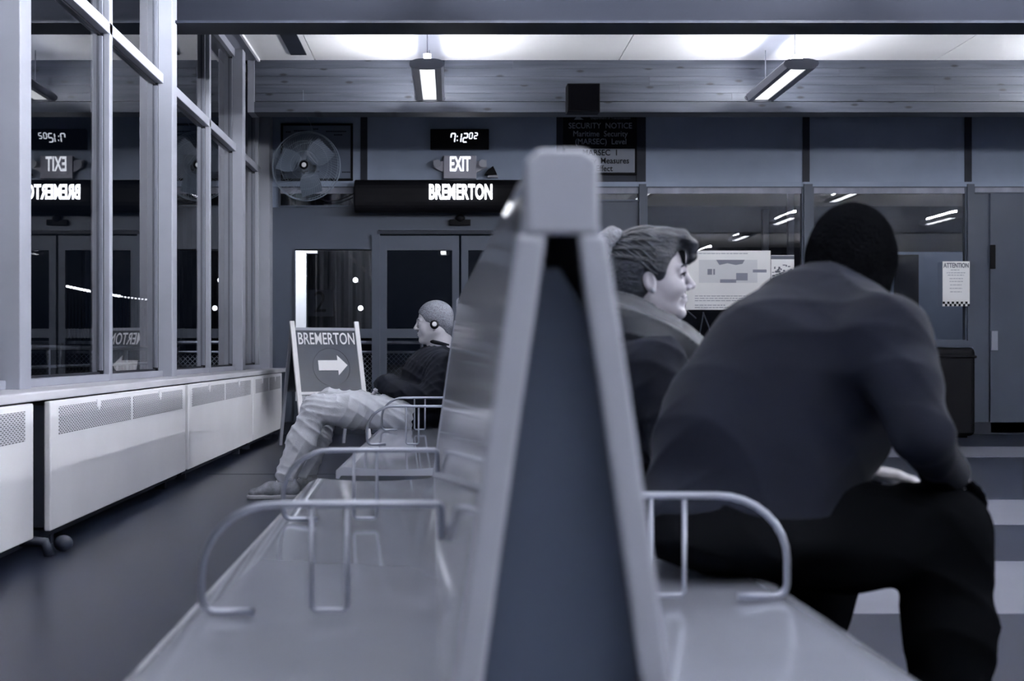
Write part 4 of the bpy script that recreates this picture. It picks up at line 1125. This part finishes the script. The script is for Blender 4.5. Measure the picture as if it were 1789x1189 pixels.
# ------------------------------------------------------------------ man in black, nearest (faces right and away)
r = root('person', (.60, 2.66, 0), 'large man in a black jacket seen from behind, leaning forward with hand on knee', 'person')
Rb = Matrix.Rotation(math.radians(56), 3, 'Z') @ Matrix.Rotation(math.radians(14), 3, 'Y')
D3 = 2.72; S3 = F/D3
def C3(px, py, d=D3): s = F/d; return ((px-CX)/s, d, CAMZ+(CY-py)/s)
HC = Vector(C3(1490, 468, 2.74)); HS = 1.0
f = Field([axis(.30, 1.36, .012, HC[0]-.13, HC[0]+.13, .0035), axis(2.2, 3.1, .012, 2.38, 2.86, .004), axis(.02, 1.16, .012, .50, 1.14, .0038)])
head(f, Rb, HC, HS)
f.frame(Matrix.Identity(3), (0, 0, 0), 1)
rs, ls = C3(1545, 594, 2.50), C3(1390, 566, 2.86)
f.chain([tuple(HC+Rb @ Vector((-.05, 0, -.16))), C3(1400, 660, 2.68), C3(1270, 890, 2.66)], [.08, .13, .13], k=.06)
re, rw = C3(1611, 760, 2.37), C3(1658, 828, 2.58); le, lw = C3(1468, 775, 2.95), C3(1505, 832, 2.80)
f.chain([rs, re, rw], [.05, .045, .03]); f.chain([ls, le, lw], [.05, .045, .03])
HR = ((rw[0]-.012, rw[1]-.01, rw[2]-.004), (.62, .70, -.36), (.25, .25, .93), (-.75, .66, 0))
hand(f, *HR, 1.0, .32)
hand(f, (lw[0]-.01, lw[1], lw[2]+.012), (.93, -.30, -.10), (.05, 0, 1), (.3, .9, 0), 1.0, .5)
f.frame(Matrix.Identity(3), (0, 0, 0), 1)
rk, lk = C3(1645, 932, 2.58), C3(1462, 925, 2.92)
ra, la = (.975, 2.58, .10), (.79, 2.98, .10)
f.chain([C3(1300, 915, 2.58), rk, ra], [.08, .055, .04]); f.chain([C3(1300, 905, 2.80), lk, la], [.08, .055, .04])
put2('body', f, 'skin3', r)
f = Field([axis(HC[0]-.15, HC[0]+.15, .0035), axis(HC[1]-.15, HC[1]+.15, .0035), axis(HC[2]-.16, HC[2]+.16, .0035)])
f.frame(Rb, HC, HS)
f.ell((-.013, 0, .038), (.104, .083, .096), k=.01); f.cone((-.05, 0, -.02), (-.052, 0, -.10), .062, .058, k=.03)
f.cone((-.02, 0, .0), (-.035, 0, -.12), .090, .080, k=.03)
f.ell((.150, 0, -.040), (.060, .050, .078), k=.008, op='s')
f.folds(.0012, 200, [(1, .3, .4), (.2, 1, .3)], 3)
put2('hair', f, 'hair_black', r)
f = Field([axis(.34, 1.18, .0065), axis(2.24, 3.08, .0075), axis(.36, 1.02, .0065)])
f.chain([C3(1262, 872, 2.66), C3(1310, 760, 2.66), C3(1400, 640, 2.68), C3(1440, 580, 2.70)], [.150, .160, .165, .115], k=.10)
f.ell(C3(1300, 905, 2.62), (.20, .20, .085), k=.06)
f.ell(C3(1350, 830, 2.66), (.17, .19, .13), k=.08)
f.ell(C3(1430, 690, 2.68), (.16, .17, .16), k=.08)
f.chain([rs, ls], [.085, .085], k=.08)
f.cone(C3(1450, 545, 2.70), tuple(HC+Rb @ Vector((-.045, 0, -.13))), .09, .062, k=.06)
f.chain([rs, C3(1580, 670, 2.43), re, rw], [.088, .066, .051, .040], k=.02)
f.chain([ls, le, lw], [.085, .068, .042], k=.03)
f.folds(.006, 40, [(.7, .3, -.9), (1, .3, .6), (.2, .8, 1)], 12)
f.frame(Rb, HC, HS); f.cone((-.03, 0, -.05), (-.05, 0, -.13), .057, .060, k=.004, op='s'); f.frame(Matrix.Identity(3), (0, 0, 0), 1)
put2('jacket', f, 'suit', r)
cc = HC+Rb @ Vector((-.050, 0, -.125)); mb = MB()
ring = [cc+Rb @ Vector((.066*math.cos(t), .068*math.sin(t), .0)) for t in [2*PI*i/24 for i in range(24)]]
obj('collar', mb.tube(ring, .012, 8, closed=True), 'suit', r, smooth=True)
f = Field([axis(.36, 1.20, .0075), axis(2.36, 3.12, .009), axis(.07, .66, .0075)])
f.chain([C3(1300, 915, 2.58), C3(1480, 935, 2.56), rk], [.125, .103, .090], k=.04); f.chain([C3(1300, 900, 2.80), lk], [.12, .09], k=.05)
f.chain([rk, (.975, 2.58, .28), ra], [.090, .082, .076], k=.04); f.chain([lk, la], [.085, .070], k=.04)
f.ell(C3(1300, 935, 2.55), (.20, .18, .07), k=.04)
f.folds(.007, 60, [(.8, .1, 1), (.3, .7, 1)], 9)
put2('trousers', f, 'suit2', r)
shoe('shoe', (.90, 2.58, 0), (1.18, 2.60, 0), r, 'black', lace=False); shoe('shoe', (.66, 2.98, 0), (.90, 3.04, 0), r, 'black', lace=False)

f = Field([axis(.88, 1.30, .004), axis(2.35, 2.85, .004), axis(.44, .72, .004)])
hand(f, *HR, 1.04, .32, r=.0108); f.cone(HR[0], tuple(Vector(HR[0])-Vector((.04, .06, -.02))), .034, .034, k=.02)
put2('glove', f, 'suit2', r)
